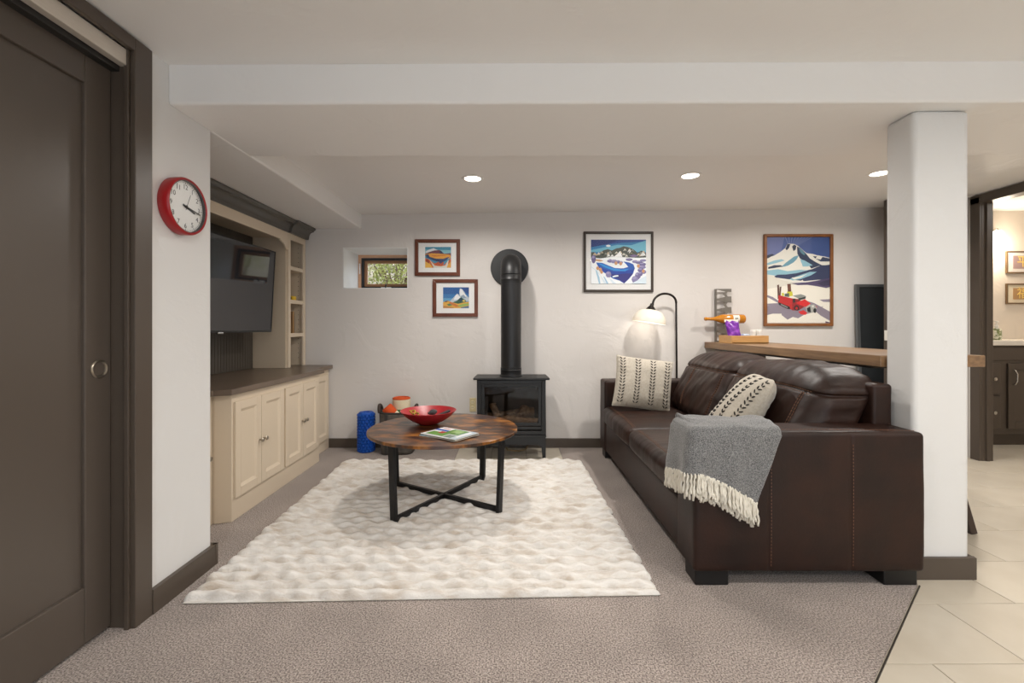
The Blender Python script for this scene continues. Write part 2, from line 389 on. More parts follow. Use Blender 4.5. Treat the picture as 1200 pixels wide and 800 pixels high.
# --- small window at the back
w1 = root_struct('window_1', ((WX0 + WX1) / 2, WY, WZ0))
M_wood_w = mat('window_wood', '#d9ab8a', .45, col2='#cc9b78', nscale=6, stretch=(3, 3, 40)); M_wd = mat('window_wood_dark', '#a87a55', .5)
M_sash = mat('sash_black', '#22262a', .4)
def frame(mb, x0, x1, z0, z1, wd, y0, y1):
    mb.box(x0, x0 + wd, y0, y1, z0, z1).box(x1 - wd, x1, y0, y1, z0, z1).box(x0 + wd, x1 - wd, y0, y1, z0, z0 + wd).box(x0 + wd, x1 - wd, y0, y1, z1 - wd, z1); return mb
a0, a1, c0, c1 = WX0 + .006, WX1 - .006, WZ0 + .006, WZ1 - .006
frame(MB(), a0, a1, c0, c1, .030, WY, WY + .06).build('window_frame', M_wood_w, w1, bevel=.003)
frame(MB(), a0 + .03, a1 - .03, c0 + .026, c1 - .03, .024, WY + .012, WY + .05).build('sash', M_sash, w1, bevel=.002)
frame(MB(), a0 + .054, a1 - .054, c0 + .05, c1 - .054, .030, WY + .035, WY + .06).build('inner_frame', M_wd, w1, bevel=.002)
MB().box(a0 + .08, a1 - .08, WY + .045, WY + .049, c0 + .07, c1 - .08).build('pane', M_glass, w1)
MB().box(a0 + .012, a0 + .024, WY - .008, WY, c0 + .18, c0 + .29).build('sash_lock', mat('white_plastic', '#ecebe6', .4), w1, bevel=.003)
cx = wx(453, WY)
cr_ = MB().box(cx - .055, cx + .055, WY - .03, WY, c0, c0 + .040).build('crank_housing', MATS['white_plastic'], w1, bevel=.008)
MB().tube([(cx, WY - .03, c0 + .03), (cx, WY - .045, c0 + .045), (cx + .01, WY - .05, c0 + .07)], .006, 8).build('crank', M_sash, cr_)

# ================================================================== BUILT-IN MEDIA UNIT
XF = -1.65; XS = -1.745; XT = -1.965; XBK = -2.27
def cab_door(parent, X, y0, y1, z0, z1, knob_y, zk):
    d = MB(); fw = .052
    frame_parts = [(y0, y0 + fw, z0, z1), (y1 - fw, y1, z0, z1), (y0 + fw, y1 - fw, z0, z0 + fw), (y0 + fw, y1 - fw, z1 - fw, z1)]
    for (a, b_, c, e_) in frame_parts: d.box(X, X + .014, a, b_, c, e_)
    # moulded slope between frame and panel
    i0, i1, k0, k1 = y0 + fw, y1 - fw, z0 + fw, z1 - fw; m_ = .018
    vs = [(X + .012, i0, k0), (X + .012, i1, k0), (X + .012, i1, k1), (X + .012, i0, k1), (X + .002, i0 + m_, k0 + m_), (X + .002, i1 - m_, k0 + m_), (X + .002, i1 - m_, k1 - m_), (X + .002, i0 + m_, k1 - m_)]
    d.add(vs, [(i, (i + 1) % 4, 4 + (i + 1) % 4, 4 + i) for i in range(4)])
    o = d.build('door', M_cream, parent, bevel=.0015, seg=1)
    MB().box(X - .004, X + .0035, i0 + m_ - .001, i1 - m_ + .001, k0 + m_ - .001, k1 - m_ + .001).build('door_panel', M_cream, o)
    MB().lathe([(.006, X + .014), (.005, X + .022), (.006, X + .027), (.013, X + .031), (.014, X + .036), (.010, X + .041), (0, X + .043)], (0, knob_y, zk), 16, 'x').build('knob', M_nickel, o, smooth=40)
    return o
cb = thing('base_cabinet', (XF, 3.28, 0), 'cream base cabinet with four panelled doors, projecting below the television', 'cabinet', 'cream base cabinets under the media counter')
MB().prism([(-1.735, 2.655), (XF, 2.68), (XF, 3.895), (-1.735, 3.92), (XBK, 3.92), (XBK, 2.655)], 'z', .0, .752).build('body', M_cream, cb, bevel=.003)
for i, (y0, y1) in enumerate(((2.697, 2.972), (2.978, 3.268), (3.296, 3.568), (3.574, 3.850))):
    cab_door(cb, XF, y0, y1, .135, .705, y1 - .022 if i % 2 == 0 else y0 + .022, .42)
cn = thing('base_cabinet', (XS, 2.43, 0), 'narrow cream base cabinet set back beside the end of the white wall', 'cabinet', 'cream base cabinets under the media counter')
MB().box(XBK, XS, 2.21, 2.65, .0, .752).build('body', M_cream, cn, bevel=.003)
cab_door(cn, XS, 2.24, 2.60, .10, .705, 2.585, .40)
cf = thing('base_cabinet', (XS, 4.13, 0), 'narrow cream base cabinet set back in the corner by the back wall', 'cabinet', 'cream base cabinets under the media counter')
MB().box(XBK, XS, 3.926, 4.335, .0, .752).build('body', M_cream, cf, bevel=.003)
cab_door(cf, XS, 3.97, 4.30, .10, .705, 3.99, .40)
ct = MB().prism([(XBK - .02, 2.205), (-1.71, 2.205), (-1.71, 2.60), (-1.622, 2.635), (-1.622, 3.935), (-1.71, 3.965), (-1.71, 4.345), (XBK - .02, 4.345)], 'z', .753, .788)
tag(ct.build('countertop', M_counter, bevel=.004), 'smooth brown countertop running along the cream media cabinets', 'countertop')
hu = thing('media_hutch', (XT, 3.3, .788), 'cream wall hutch with dark plank back, corner bracket and open shelf tower', 'hutch')
bd = MB(); y = 2.21
while y < 3.97:
    bd.prism([(y, XBK - .004), (y + .003, XBK + .003), (y + .033, XBK + .003), (y + .036, XBK - .004)], 'x', 0, 1) if False else bd.box(XBK - .01, XBK + .003, y + .002, y + .035, .790, 1.94)
    y += .036
bd.box(XBK - .02, XBK - .004, 2.21, 3.99, .790, 1.94)
tag(bd.build('plank_back', M_bead, hu), 'dark tongue and groove planks')
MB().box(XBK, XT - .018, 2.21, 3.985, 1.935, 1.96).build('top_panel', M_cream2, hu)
MB().prism([(2.21, 1.900), (3.86, 1.900), (3.865, 1.888), (3.885, 1.888), (3.890, 1.880)] + [(3.89 + .062 * math.sin(t), 1.880 - .045 * (1 - math.cos(t))) for t in [PI / 2 * i / 6 for i in range(1, 7)]] + [(3.955, 1.828), (3.999, 1.828), (3.999, 1.985), (2.21, 1.985)], 'x', XT - .018, XT).build('valance', M_cream, hu, bevel=.002)
TZ0, TZ1 = .790, 1.985
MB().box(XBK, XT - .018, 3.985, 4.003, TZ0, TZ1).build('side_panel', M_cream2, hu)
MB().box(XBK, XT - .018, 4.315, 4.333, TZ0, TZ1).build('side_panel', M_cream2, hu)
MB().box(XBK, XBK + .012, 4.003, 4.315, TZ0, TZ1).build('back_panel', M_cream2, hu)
MB().box(XT - .018, XT, 4.003, 4.042, TZ0, TZ1).build('stile', M_cream, hu, bevel=.002)
MB().box(XT - .018, XT, 4.290, 4.333, TZ0, TZ1).build('stile', M_cream, hu, bevel=.002)
MB().box(XT - .018, XT, 4.042, 4.290, 1.925, TZ1).build('rail', M_cream, hu, bevel=.002)
for z in (1.060, 1.360, 1.660): MB().box(XBK + .012, XT - .004, 4.004, 4.314, z, z + .034).build('shelf', M_cream, hu, bevel=.002)
ph = MB()
for xx in (XT - .06, XT - .24):
    z = .86
    while z < 1.9: ph.lathe([(.0035, 4.3142), (.0035, 4.3148)], (xx, 0, z), 6, 'y'); z += .045
tag(ph.build('pin_holes', mat('hole_dark', '#4a4036', .9), hu), kind='stuff')
def crown(y0, y1, x0, mb):
    pf = [(x0 - .02, 1.978), (x0 + .004, 1.978), (x0 + .008, 1.990), (x0 + .008, 1.996)]
    pf += [(x0 + .010 + .040 * (1 - math.cos(t)), 1.998 + .052 * math.sin(t)) for t in [PI / 2 * i / 8 for i in range(9)]]
    pf += [(x0 + .054, 2.052), (x0 + .054, 2.060), (x0 + .066, 2.066), (x0 + .072, 2.076), (x0 + .072, 2.087), (x0 - .02, 2.087)]
    mb.prism(pf, 'y', y0, y1)
k_ = MB(); crown(2.21, 4.005, XT, k_); k_.build('crown_moulding', M_crown, hu, smooth=35)
k_ = MB(); crown(3.995, 4.338, XT + .022, k_); k_.build('crown_moulding', M_crown, hu, smooth=35)
# things on the shelves
ty = thing('tape_measure', (XT - .055, 4.165, 1.394), 'small yellow and black tape measure lying on a hutch shelf', 'tape measure')
MB().box(XT - .09, XT - .02, 4.135, 4.195, 1.394, 1.432).build('case', mat('yellow_plastic', '#e2b92c', .4), ty, bevel=.01)
MB().lathe([(.016, 4.1335), (.016, 4.1355)], (XT - .055, 0, 1.413), 16, 'y').build('badge', mat('black_plastic', '#1c1c1c', .4), ty)
bkk = thing('book', (XT - .12, 4.17, 1.094), 'worn tan hardback book standing on a shelf of the hutch tower', 'book')
MB().box(XT - .20, XT - .035, 4.14, 4.146, 1.094, 1.290).box(XT - .20, XT - .035, 4.172, 4.178, 1.094, 1.290).box(XT - .041, XT - .035, 4.14, 4.178, 1.094, 1.290).build('cover', mat('book_cloth', '#b18a5c', .7), bkk)
MB().box(XT - .198, XT - .041, 4.146, 4.172, 1.097, 1.287).build('pages', mat('paper', '#e4dccb', .8), bkk)

# --- television, tipped slightly down
tv = thing('television', (-2.0, 3.12, 1.11), 'large black flat television tipped forward on its wall bracket', 'television')
tv.rotation_euler = (0, math.radians(3.2), 0)
M_bez = mat('tv_bezel', '#141415', .35); M_scr, nt, b = new_mat('tv_screen'); b.inputs['Base Color'].default_value = lin('#26262a'); b.inputs['Roughness'].default_value = .05; b.inputs['Specular IOR Level'].default_value = .9
MB().box(-.05, -.004, -.66, .66, .0, .665).build('housing', M_bez, tv, local=True, bevel=.006)
frame_ = MB()
for (a, b_, c, e_) in ((-.66, -.650, 0, .665), (.650, .66, 0, .665), (-.65, .65, 0, .016), (-.65, .65, .655, .665)): frame_.box(-.006, .003, a, b_, c, e_)
frame_.build('bezel', M_bez, tv, local=True, bevel=.0015)
MB().box(-.004, .0, -.65, .65, .016, .655).build('screen', M_scr, tv, local=True)
MB().box(-.01, .004, -.03, .03, -.008, .004).build('sensor', M_chrome, tv, local=True, bevel=.002)
MB().box(-.24, -.05, -.10, .10, .24, .40).build('wall_bracket', M_blackm, tv, local=True, bevel=.004)

# ================================================================== WALL CLOCK
ck = thing('wall_clock', (XL, 1.983, 1.674), 'round red wall clock with white dial on the white wall', 'clock')
M_red = mat('red_enamel', '#a3151b', .35, bump=.02)
R = .122
MB().lathe([(R - .004, .0), (R, .004), (R + .001, .040), (R - .002, .047), (R - .006, .050), (R - .010, .047), (R - .011, .042), (R - .011, .0)], (0, 0, 0), 64, 'x', ring=True).build('case', M_red, ck, local=True, smooth=50)
MB().lathe([(R - .0112, .0455), (R - .0112, .0325), (R - .013, .0325), (R - .013, .0455)], (0, 0, 0), 64, 'x', ring=True).build('inner_ring', mat('clock_ring', '#3b3b3c', .4), ck, local=True, smooth=50)
dl = MB().lathe([(R - .0115, .026), (R - .0115, .032), (0, .032)], (0, 0, 0), 48, 'x').build('dial', mat('dial_white', '#e9e9e6', .4), ck, local=True)
Mt = Matrix(((0, 0, 1, 0), (1, 0, 0, 0), (0, 1, 0, 0), (0, 0, 0, 1)))      # text x -> +Y, y -> +Z, normal -> +X
M_num = mat('print_black', '#2c2c2c', .6)
for h in range(1, 13):
    t = 2 * PI * h / 12; r_ = .084
    text_obj(str(h), .030, M_num, dl, Matrix.Translation((.0323, r_ * math.sin(t), r_ * math.cos(t))) @ Mt, 'numeral', .0002)
tk = MB()
for k in range(60):
    t = 2 * PI * k / 60; L_ = .006 if k % 5 else .010
    tk.bar((.0324, .106 * math.sin(t), .106 * math.cos(t)), (.0324, (.106 - L_) * math.sin(t), (.106 - L_) * math.cos(t)), .0012 if k % 5 else .0022, .0004, (1, 0, 0))
tk.build('minute_marks', M_num, dl, local=True)
def hand(deg, L_, w_, x, nm):
    t = math.radians(deg)
    MB().bar((x, -.018 * math.sin(t), -.018 * math.cos(t)), (x, L_ * math.sin(t), L_ * math.cos(t)), w_, .0016, (1, 0, 0)).build(nm, M_num, ck, local=True)
hand(108, .058, .0075, .0345, 'hour_hand'); hand(101, .088, .0042, .037, 'minute_hand'); hand(22, .060, .0007, .039, 'second_hand')
MB().lathe([(.006, .033), (.006, .040), (0, .041)], (0, 0, 0), 16, 'x').build('hub', M_num, ck, local=True)
MB().lathe([(R - .013, .043), (R - .013, .0445), (0, .0445)], (0, 0, 0), 48, 'x').build('glass', M_glass, ck, local=True)

# ================================================================== FRAMED PICTURES
def picture(name, u0, u1, v0, v1, fw, fm, label, matw, crop, scale, art, Yw=YB, mat_rect=None, deep=.022, gl=True, group=None):
    """frame from photo pixels on the back wall; art = [(colour, [zoomed crop pixels])]"""
    Y = Yw - deep
    x0, x1, z0, z1 = wx(u0, Y), wx(u1, Y), wz(v1, Y), wz(v0, Y)
    t = thing(name, ((x0 + x1) / 2, Yw - .001, z0), label, 'picture', group)
    for nm, pts in (('a', [(x0, z0), (x1, z0), (x1 - fw, z0 + fw), (x0 + fw, z0 + fw)]), ('b', [(x0, z1), (x1, z1), (x1 - fw, z1 - fw), (x0 + fw, z1 - fw)]),
                    ('c', [(x0, z0), (x0, z1), (x0 + fw, z1 - fw), (x0 + fw, z0 + fw)]), ('d', [(x1, z0), (x1, z1), (x1 - fw, z1 - fw), (x1 - fw, z0 + fw)])):
        MB().prism(pts, 'y', Y, Yw - .002).build('frame_rail', fm, t, bevel=.004)
    yp = Yw - .009
    MB().box(x0 + fw * .6, x1 - fw * .6, yp, Yw - .003, z0 + fw * .6, z1 - fw * .6).build('mount', mat('mount_white', '#e8e8e6', .7), t)
    cols = []; mb = MB()
    cu0, cv0 = crop
    for k, (c, pts) in enumerate(art):
        if c not in cols: cols.append(c)
        yy = yp - .0004 - .00008 * k; i0 = len(mb.v)
        mb.cur = cols.index(c)
        P_ = [(wx(cu0 + a / scale, Y), yy, wz(cv0 + b_ / scale, Y)) for a, b_ in pts]
        P_ = [(min(max(p[0], x0 + fw * .9), x1 - fw * .9), p[1], min(max(p[2], z0 + fw * .9), z1 - fw * .9)) for p in P_]
        mb.add(P_, [list(range(len(P_)))])
    mb.build('print', [mat('ink_' + c[1:], c, .55) for c in cols], t)
    if gl: MB().box(x0 + fw * .9, x1 - fw * .9, Yw - .0135, Yw - .0125, z0 + fw * .9, z1 - fw * .9).build('glazing', M_glass, t)
    return t
def clipv(pts, x0, y0, x1, y1): return [(min(max(a, x0), x1), min(max(b_, y0), y1)) for a, b_ in pts]
M_fw1 = mat('frame_walnut', '#5b2e1b', .35, col2='#6b3820', nscale=8, stretch=(1, 1, 1)); M_fw3 = mat('frame_dark', '#35291f', .4); M_fw4 = mat('frame_oak', '#7a4a22', .4, col2='#8a5629', nscale=10)
def blob(cx, cy, rx, ry, n=14, wob=.12, seed=0):
    rr = random.Random(seed); return [(cx + rx * (1 + rr.uniform(-wob, wob)) * math.cos(2 * PI * i / n), cy + ry * (1 + rr.uniform(-wob, wob)) * math.sin(2 * PI * i / n)) for i in range(n)]
A1 = [('#3f8aa6', [(167, 138), (388, 138), (388, 316), (167, 316)]), ('#7fb4c0', [(167, 160), (388, 165), (388, 200), (167, 200)]),
      ('#d9dde0', [(170, 178), (200, 160), (240, 148), (262, 160), (300, 172), (320, 186), (300, 196), (175, 190)]),
      ('#6b3b4a', [(167, 196), (200, 182), (245, 168), (290, 164), (318, 186), (330, 196), (388, 190), (388, 215), (167, 215)]),
      ('#2b3452', [(285, 182), (300, 168), (322, 190), (300, 194)]),
      ('#d99a3a', [(167, 200), (220, 192), (300, 196), (380, 205), (388, 230), (340, 250), (250, 248), (190, 232)]),
      ('#c97a2c', [(215, 208), (330, 204), (350, 214), (240, 222)]),
      ('#26406e', [(172, 205), (195, 200), (205, 222), (260, 238), (320, 240), (360, 226), (376, 222), (350, 250), (318, 268), (270, 262), (225, 250), (180, 228)]),
      ('#1b2a55', [(210, 230), (262, 246), (320, 250), (300, 268), (250, 256)]),
      ('#c5602a', [(167, 232), (200, 245), (240, 275), (270, 292), (330, 290), (360, 262), (388, 235), (388, 316), (167, 316)]),
      ('#e0b050', [(167, 262), (195, 270), (222, 300), (230, 316), (167, 316)]), ('#8d3b30', [(180, 240), (205, 258), (200, 280), (172, 262)]),
      ('#cfcfc4', [(205, 245), (222, 268), (250, 298), (300, 304), (340, 296), (360, 255), (368, 250), (356, 316), (240, 316)]),
      ('#b5522a', [(245, 280), (290, 262), (330, 270), (318, 296), (268, 298)]), ('#2f3f6a', blob(300, 266, 14, 14, seed=2)), ('#d7a03f', [(360, 290), (388, 262), (388, 316), (352, 316)])]
picture('framed_landscape', 486, 539, 280, 323, .034, M_fw1, 'small walnut-framed landscape of orange hills and a dark blue river', 0, (475, 270), 7.274, A1, group='small walnut framed landscapes')
A2 = [('#1f5a9a', [(320, 483), (541, 483), (541, 661), (320, 661)]), ('#2f73ad', [(320, 540), (541, 545), (541, 661), (320, 661)]), ('#5b9cc4', [(320, 575), (541, 580), (541, 661), (320, 661)]),
      ('#174383', [(470, 483), (541, 483), (541, 540), (505, 520)]),
      ('#b9c3cc', [(370, 610), (395, 585), (425, 552), (440, 536), (455, 545), (462, 560), (458, 520), (464, 492), (482, 497), (500, 520), (515, 545), (541, 575), (541, 600), (470, 600), (420, 612)]),
      ('#e6e9ea', [(410, 590), (425, 555), (440, 540), (450, 552), (470, 570), (462, 525), (468, 496), (482, 502), (497, 527), (520, 560), (500, 575), (460, 585)]),
      ('#8f9fb0', [(465, 560), (495, 545), (520, 572), (490, 580)]),
      ('#2a5a4a', [(400, 612), (440, 596), (462, 575), (475, 566), (490, 580), (512, 592), (520, 605), (480, 622), (420, 628)]), ('#1c3f58', [(455, 592), (475, 572), (492, 590), (470, 606)]),
      ('#d8a53c', [(320, 610), (360, 596), (400, 612), (450, 624), (500, 612), (541, 605), (541, 661), (320, 661)]), ('#e8cb62', [(482, 600), (496, 590), (512, 600), (500, 606)]),
      ('#3e7a52', [(350, 630), (380, 620), (410, 634), (370, 642)]), ('#c26f35', [(380, 606), (430, 626), (470, 648), (430, 650), (370, 620)]), ('#8fae5a', [(440, 640), (500, 622), (541, 620), (541, 634), (470, 650)]),
      ('#6f4030', [(330, 605), (350, 598), (368, 600), (345, 612)]), ('#b9803c', [(320, 640), (360, 644), (420, 655), (400, 661), (320, 661)]), ('#4f6f8a', [(470, 655), (541, 640), (541, 661), (470, 661)])]
picture('framed_landscape', 507, 560, 327, 371, .034, M_fw1, 'small walnut-framed landscape of white clouds in a deep blue sky', 0, (475, 270), 7.274, A2, group='small walnut framed landscapes')
# lake picture
A3 = [('#2a4f96', [(203, 182), (778, 182), (778, 642), (203, 642)]), ('#2f7fb4', [(203, 260), (350, 235), (520, 215), (778, 200), (778, 330), (203, 330)]), ('#6fb7cf', [(203, 290), (330, 265), (480, 235), (620, 240), (778, 190), (778, 310), (203, 310)]),
      ('#223a7c', [(203, 182), (520, 182), (360, 232), (203, 262)]), ('#eef1f2', blob(385, 246, 24, 11, seed=3)),
      ('#4a5149', [(203, 315), (235, 312), (260, 335), (300, 315), (335, 292), (380, 280), (420, 295), (470, 272), (500, 268), (545, 250), (600, 262), (650, 285), (690, 320), (730, 295), (778, 320), (778, 375), (203, 375)])]
rr = random.Random(5)
for i in range(46):
    x_ = rr.uniform(215, 765); top = 268 + abs(x_ - 545) * .16; y_ = rr.uniform(top + 8, 360)
    A3.append((rr.choice(['#d8d3c4', '#cbb89a', '#2c3833', '#e9ebea', '#8b8f88']), [(x_ - 16, y_ + 14), (x_ - 3, y_ - 10), (x_ + 6, y_ - 14), (x_ + 20, y_ + 10), (x_ + 4, y_ + 4)]))
A3 += [('#f1f3f4', [(440, 360), (480, 330), (505, 300), (520, 335), (530, 362)]), ('#7d6d92', [(600, 350), (650, 335), (700, 350), (650, 368)]),
       ('#eef2f5', [(203, 370), (300, 378), (430, 360), (560, 366), (700, 372), (778, 368), (778, 642), (203, 642)]), ('#c9a27c', [(235, 385), (290, 388), (335, 402), (300, 412), (250, 404)]),
       ('#2157ad', [(255, 420), (320, 425), (380, 450), (450, 478), (520, 482), (590, 468), (570, 440), (540, 410), (600, 420), (645, 440), (660, 480), (640, 540), (600, 590), (548, 640), (500, 610), (430, 588), (390, 560), (330, 520), (280, 470)]),
       ('#1a3f9a', [(290, 470), (350, 490), (450, 520), (560, 510), (655, 490), (635, 545), (600, 585), (548, 636), (500, 600), (420, 575), (340, 520)]),
       ('#2e2f7c', [(380, 540), (470, 545), (560, 535), (640, 535), (600, 588), (548, 636), (505, 605)]), ('#2b8ad2', [(270, 425), (330, 440), (430, 480), (520, 496), (600, 486), (560, 512), (440, 506), (340, 470)]),
       ('#e8edf0', [(330, 430), (345, 395), (400, 400), (500, 425), (560, 448), (592, 466), (540, 482), (470, 478), (410, 458)]),
       ('#d5e4ee', [(203, 460), (260, 500), (330, 560), (420, 600), (470, 642), (203, 642)]), ('#eef3f6', [(203, 470), (245, 500), (300, 560), (340, 642), (203, 642)]), ('#eef3f6', [(255, 490), (330, 555), (400, 600), (430, 642), (365, 642)]),
       ('#9fc4dc', [(250, 500), (262, 505), (290, 575), (300, 642), (285, 642)]), ('#9fc4dc', [(330, 565), (345, 572), (385, 642), (365, 642)])]
for i, (x_, y_, rx, ry) in enumerate(((230, 385, 22, 45), (385, 545, 30, 34), (400, 405, 28, 18), (440, 410, 30, 20), (480, 415, 30, 18), (515, 420, 20, 14), (600, 390, 36, 14), (660, 412, 30, 16), (700, 420, 40, 16), (745, 400, 34, 14), (740, 440, 34, 20), (735, 470, 38, 20), (720, 500, 34, 24), (752, 520, 26, 22), (690, 560, 30, 36), (660, 600, 32, 40), (715, 540, 26, 24))):
    A3.append((['#6d6592', '#8580a8'][i % 2], blob(x_, y_, rx, ry, 16, .1, i))); A3.append(('#9d98bf', blob(x_ - rx * .2, y_ - ry * .45, rx * .7, ry * .3, 12, .1, i + 30)))
for i, (x_, y_) in enumerate(((300, 495), (272, 480), (312, 520), (696, 458), (748, 512), (462, 428), (512, 432))): A3.append(('#c9966a', blob(x_, y_, 15, 19, 12, .1, i)))
A3 += [('#dfe9f0', [(425, 565), (450, 556), (485, 552), (488, 566), (455, 572), (428, 578)]), ('#d3e2ec', [(620, 642), (700, 600), (778, 560), (778, 642)])]
A3 = [(c, clipv(p, 203, 182, 778, 642)) for c, p in A3]
picture('framed_lake_print', 684, 766, 271, 342, .023, M_fw3, 'wide dark-framed print of a blue mountain lake above the floor lamp', 0, (670, 260), 8.891, A3)
# ski poster
A4 = [('#4a5e96', [(97, 75), (577, 75), (577, 725), (97, 725)]), ('#6a75a6', [(97, 75), (230, 75), (200, 200), (97, 230)]), ('#3c5690', [(430, 75), (577, 75), (577, 230), (430, 200)])]
for i in range(9):
    xa = 230 + 26 * i; A4.append(('#7684b4', [(290 + 8 * (i - 4), 140), (xa, 75), (xa + 7, 75), (296 + 8 * (i - 4), 140)]))
A4 += [('#e6e4da', [(97, 235), (150, 218), (200, 188), (235, 160), (250, 128), (300, 130), (330, 145), (370, 180), (395, 200), (440, 205), (480, 218), (530, 225), (577, 235), (577, 420), (97, 420)]),
       ('#27344f', [(235, 168), (250, 130), (272, 132), (262, 160), (245, 178)]), ('#27344f', [(285, 150), (300, 135), (318, 145), (312, 172), (296, 185)]), ('#2c3b58', [(322, 148), (345, 160), (388, 200), (420, 240), (460, 265), (510, 290), (577, 290), (577, 400), (480, 400), (440, 330), (400, 275), (345, 240), (325, 205)]),
       ('#5f8a98', [(335, 160), (360, 175), (385, 205), (375, 215), (350, 195)]), ('#27344f', [(97, 215), (135, 205), (150, 212), (110, 235), (97, 240)]), ('#2c3b58', [(440, 222), (500, 225), (577, 240), (577, 262), (500, 262), (460, 240)]), ('#e6e4da', [(480, 215), (515, 225), (500, 248), (460, 240)]),
       ('#8fbccb', [(97, 275), (150, 255), (205, 245), (230, 255), (160, 275), (97, 290)]), ('#6c9db0', [(240, 270), (300, 225), (335, 215), (320, 245), (280, 285), (230, 300), (200, 305)]), ('#8fbccb', [(345, 245), (380, 255), (440, 290), (400, 300), (365, 300)]), ('#e6e4da', [(210, 330), (260, 290), (330, 250), (360, 280), (345, 310), (270, 325)]),
       ('#8fbccb', [(97, 330), (180, 320), (250, 335), (340, 325), (420, 325), (470, 335), (400, 365), (300, 380), (200, 375), (97, 360)]), ('#27344f', [(105, 305), (150, 290), (200, 290), (215, 300), (160, 310), (105, 318)]),
       ('#2f3a5c', [(140, 380), (175, 362), (240, 360), (320, 350), (400, 330), (470, 300), (577, 285), (577, 385), (480, 400), (380, 410), (250, 395)]), ('#8fbccb', [(265, 395), (330, 370), (420, 340), (470, 340), (430, 365), (350, 395), (290, 405)]), ('#e6e4da', [(280, 385), (340, 375), (400, 355), (350, 385), (300, 398)]), ('#e6e4da', [(350, 335), (430, 315), (505, 290), (430, 322)]),
       ('#dcd8cc', [(97, 360), (140, 372), (200, 400), (290, 420), (360, 425), (430, 415), (577, 430), (577, 725), (97, 725)]), ('#4d4266', [(270, 425), (350, 425), (420, 415), (480, 405), (577, 385), (577, 455), (540, 462), (480, 450), (400, 438), (330, 440)]), ('#35304f', [(470, 425), (577, 395), (577, 440), (520, 448)]), ('#e9e6dc', [(320, 420), (365, 400), (372, 420)]),
       ('#ece8dc', [(97, 470), (260, 440), (400, 440), (577, 470), (577, 725), (97, 725)]), ('#8b8290', [(97, 515), (140, 530), (200, 570), (330, 600), (460, 610), (520, 600), (470, 640), (380, 660), (330, 690), (290, 680), (250, 700), (205, 665), (205, 655), (140, 655), (97, 665), (97, 580), (180, 575), (97, 530)]), ('#8b8290', [(400, 560), (450, 575), (577, 640), (577, 710), (500, 670), (440, 620)]), ('#8b8290', [(490, 550), (577, 545), (577, 568), (520, 566)]),
       ('#5a3a30', [(172, 440), (186, 436), (192, 540), (176, 545)]), ('#5a3a30', [(190, 455), (204, 450), (198, 520), (190, 520)]), ('#6b3f30', [(248, 432), (274, 430), (278, 490), (252, 490)]),
       ('#b81f22', [(182, 515), (285, 540), (290, 630), (180, 575)]), ('#8e1a20', [(285, 540), (330, 545), (400, 590), (330, 632), (285, 630)]), ('#d5242a', [(310, 575), (380, 545), (425, 580), (385, 605), (345, 590)]), ('#c9c43a', [(205, 500), (222, 498), (225, 520), (208, 522)]), ('#c9c43a', [(245, 490), (285, 488), (290, 520), (250, 528)]), ('#54615a', [(228, 505), (262, 500), (262, 530), (228, 525)]),
       ('#8f958f', [(288, 520), (350, 508), (388, 522), (330, 540)]), ('#343b3c', [(330, 540), (388, 524), (385, 542), (335, 556)]), ('#23292b', [(290, 545), (306, 540), (308, 570), (292, 572)]), ('#cf2329', [(330, 640), (370, 628), (398, 650), (385, 664), (350, 660)]), ('#c02026', [(440, 600), (465, 596), (474, 610), (455, 618)]),
       ('#2a2a2c', [(180, 568), (268, 604), (268, 622), (245, 618), (185, 588)]), ('#8a8a88', [(200, 580), (250, 604), (250, 614), (200, 590)]), ('#2a2a2c', blob(318, 612, 20, 20, seed=1)), ('#b02a2a', blob(318, 614, 10, 11, seed=1)), ('#a9aaa4', [(385, 605), (410, 590), (450, 585), (470, 610), (460, 640), (420, 650), (395, 645)]), ('#26292b', [(395, 615), (420, 600), (425, 645), (400, 642)]), ('#26292b', blob(455, 632, 12, 18, seed=4)), ('#d9d9d2', blob(440, 600, 9, 9, seed=8)), ('#5a4a60', [(535, 712), (570, 722), (577, 725), (535, 725)])]
A4 = [(c, clipv(p, 97, 75, 577, 725)) for c, p in A4]
picture('framed_ski_poster', 896, 977, 274, 382, .026, M_fw4, 'tall oak-framed poster of a snowy mountain and a red truck with skis', 0, (885, 265), 6.4, A4, deep=.028)

# ================================================================== STOVE
sv = thing('gas_stove', (-.005, 4.06, 0), 'black freestanding gas stove with glass front and flue pipe to the wall', 'stove')
SX0, SX1, SY0, SY1 = -.302, .292, 3.935, 4.215; SC = (SX0 + SX1) / 2
MB().prism([(SX0 - .032, SY0 - .03), (SX1 + .032, SY0 - .03), (SX1 + .022, SY1 + .01), (SX0 - .022, SY1 + .01)], 'z', .694, .712).build('top_plate', M_stove, sv, bevel=.005)
bd = MB().box(SX0, SX0 + .02, SY0 + .02, SY1, .215, .694).box(SX1 - .02, SX1, SY0 + .02, SY1, .215, .694).box(SX0, SX1, SY1 - .015, SY1, .215, .694).box(SX0, SX1, SY0 + .02, SY1, .215, .232).box(SX0, SX1, SY0 + .02, SY1, .66, .694)
bd.build('body', M_stove, sv, bevel=.004)
df = MB(); z0, z1 = .255, .690
frame(df, SX0, SX1, z0 - .04, z1, .035, SY0, SY0 + .03); df.build('front_frame', M_stove, sv, bevel=.004)
ff = MB(); frame(ff, SX0 + .035, SX1 - .035, .292, .655, .028, SY0 + .006, SY0 + .03); gfr = ff.build('door_frame', M_stove, sv, bevel=.004)
MB().box(SX0 + .060, SX1 - .060, SY0 + .02, SY0 + .024, .318, .630).build('pane', glass('stove_glass', '#d6d2ce'), gfr)
MB().box(SX0 + .035, SX1 - .035, SY0 + .004, SY0 + .03, .262, .286).build('vent_bar', M_stove, sv, bevel=.004)
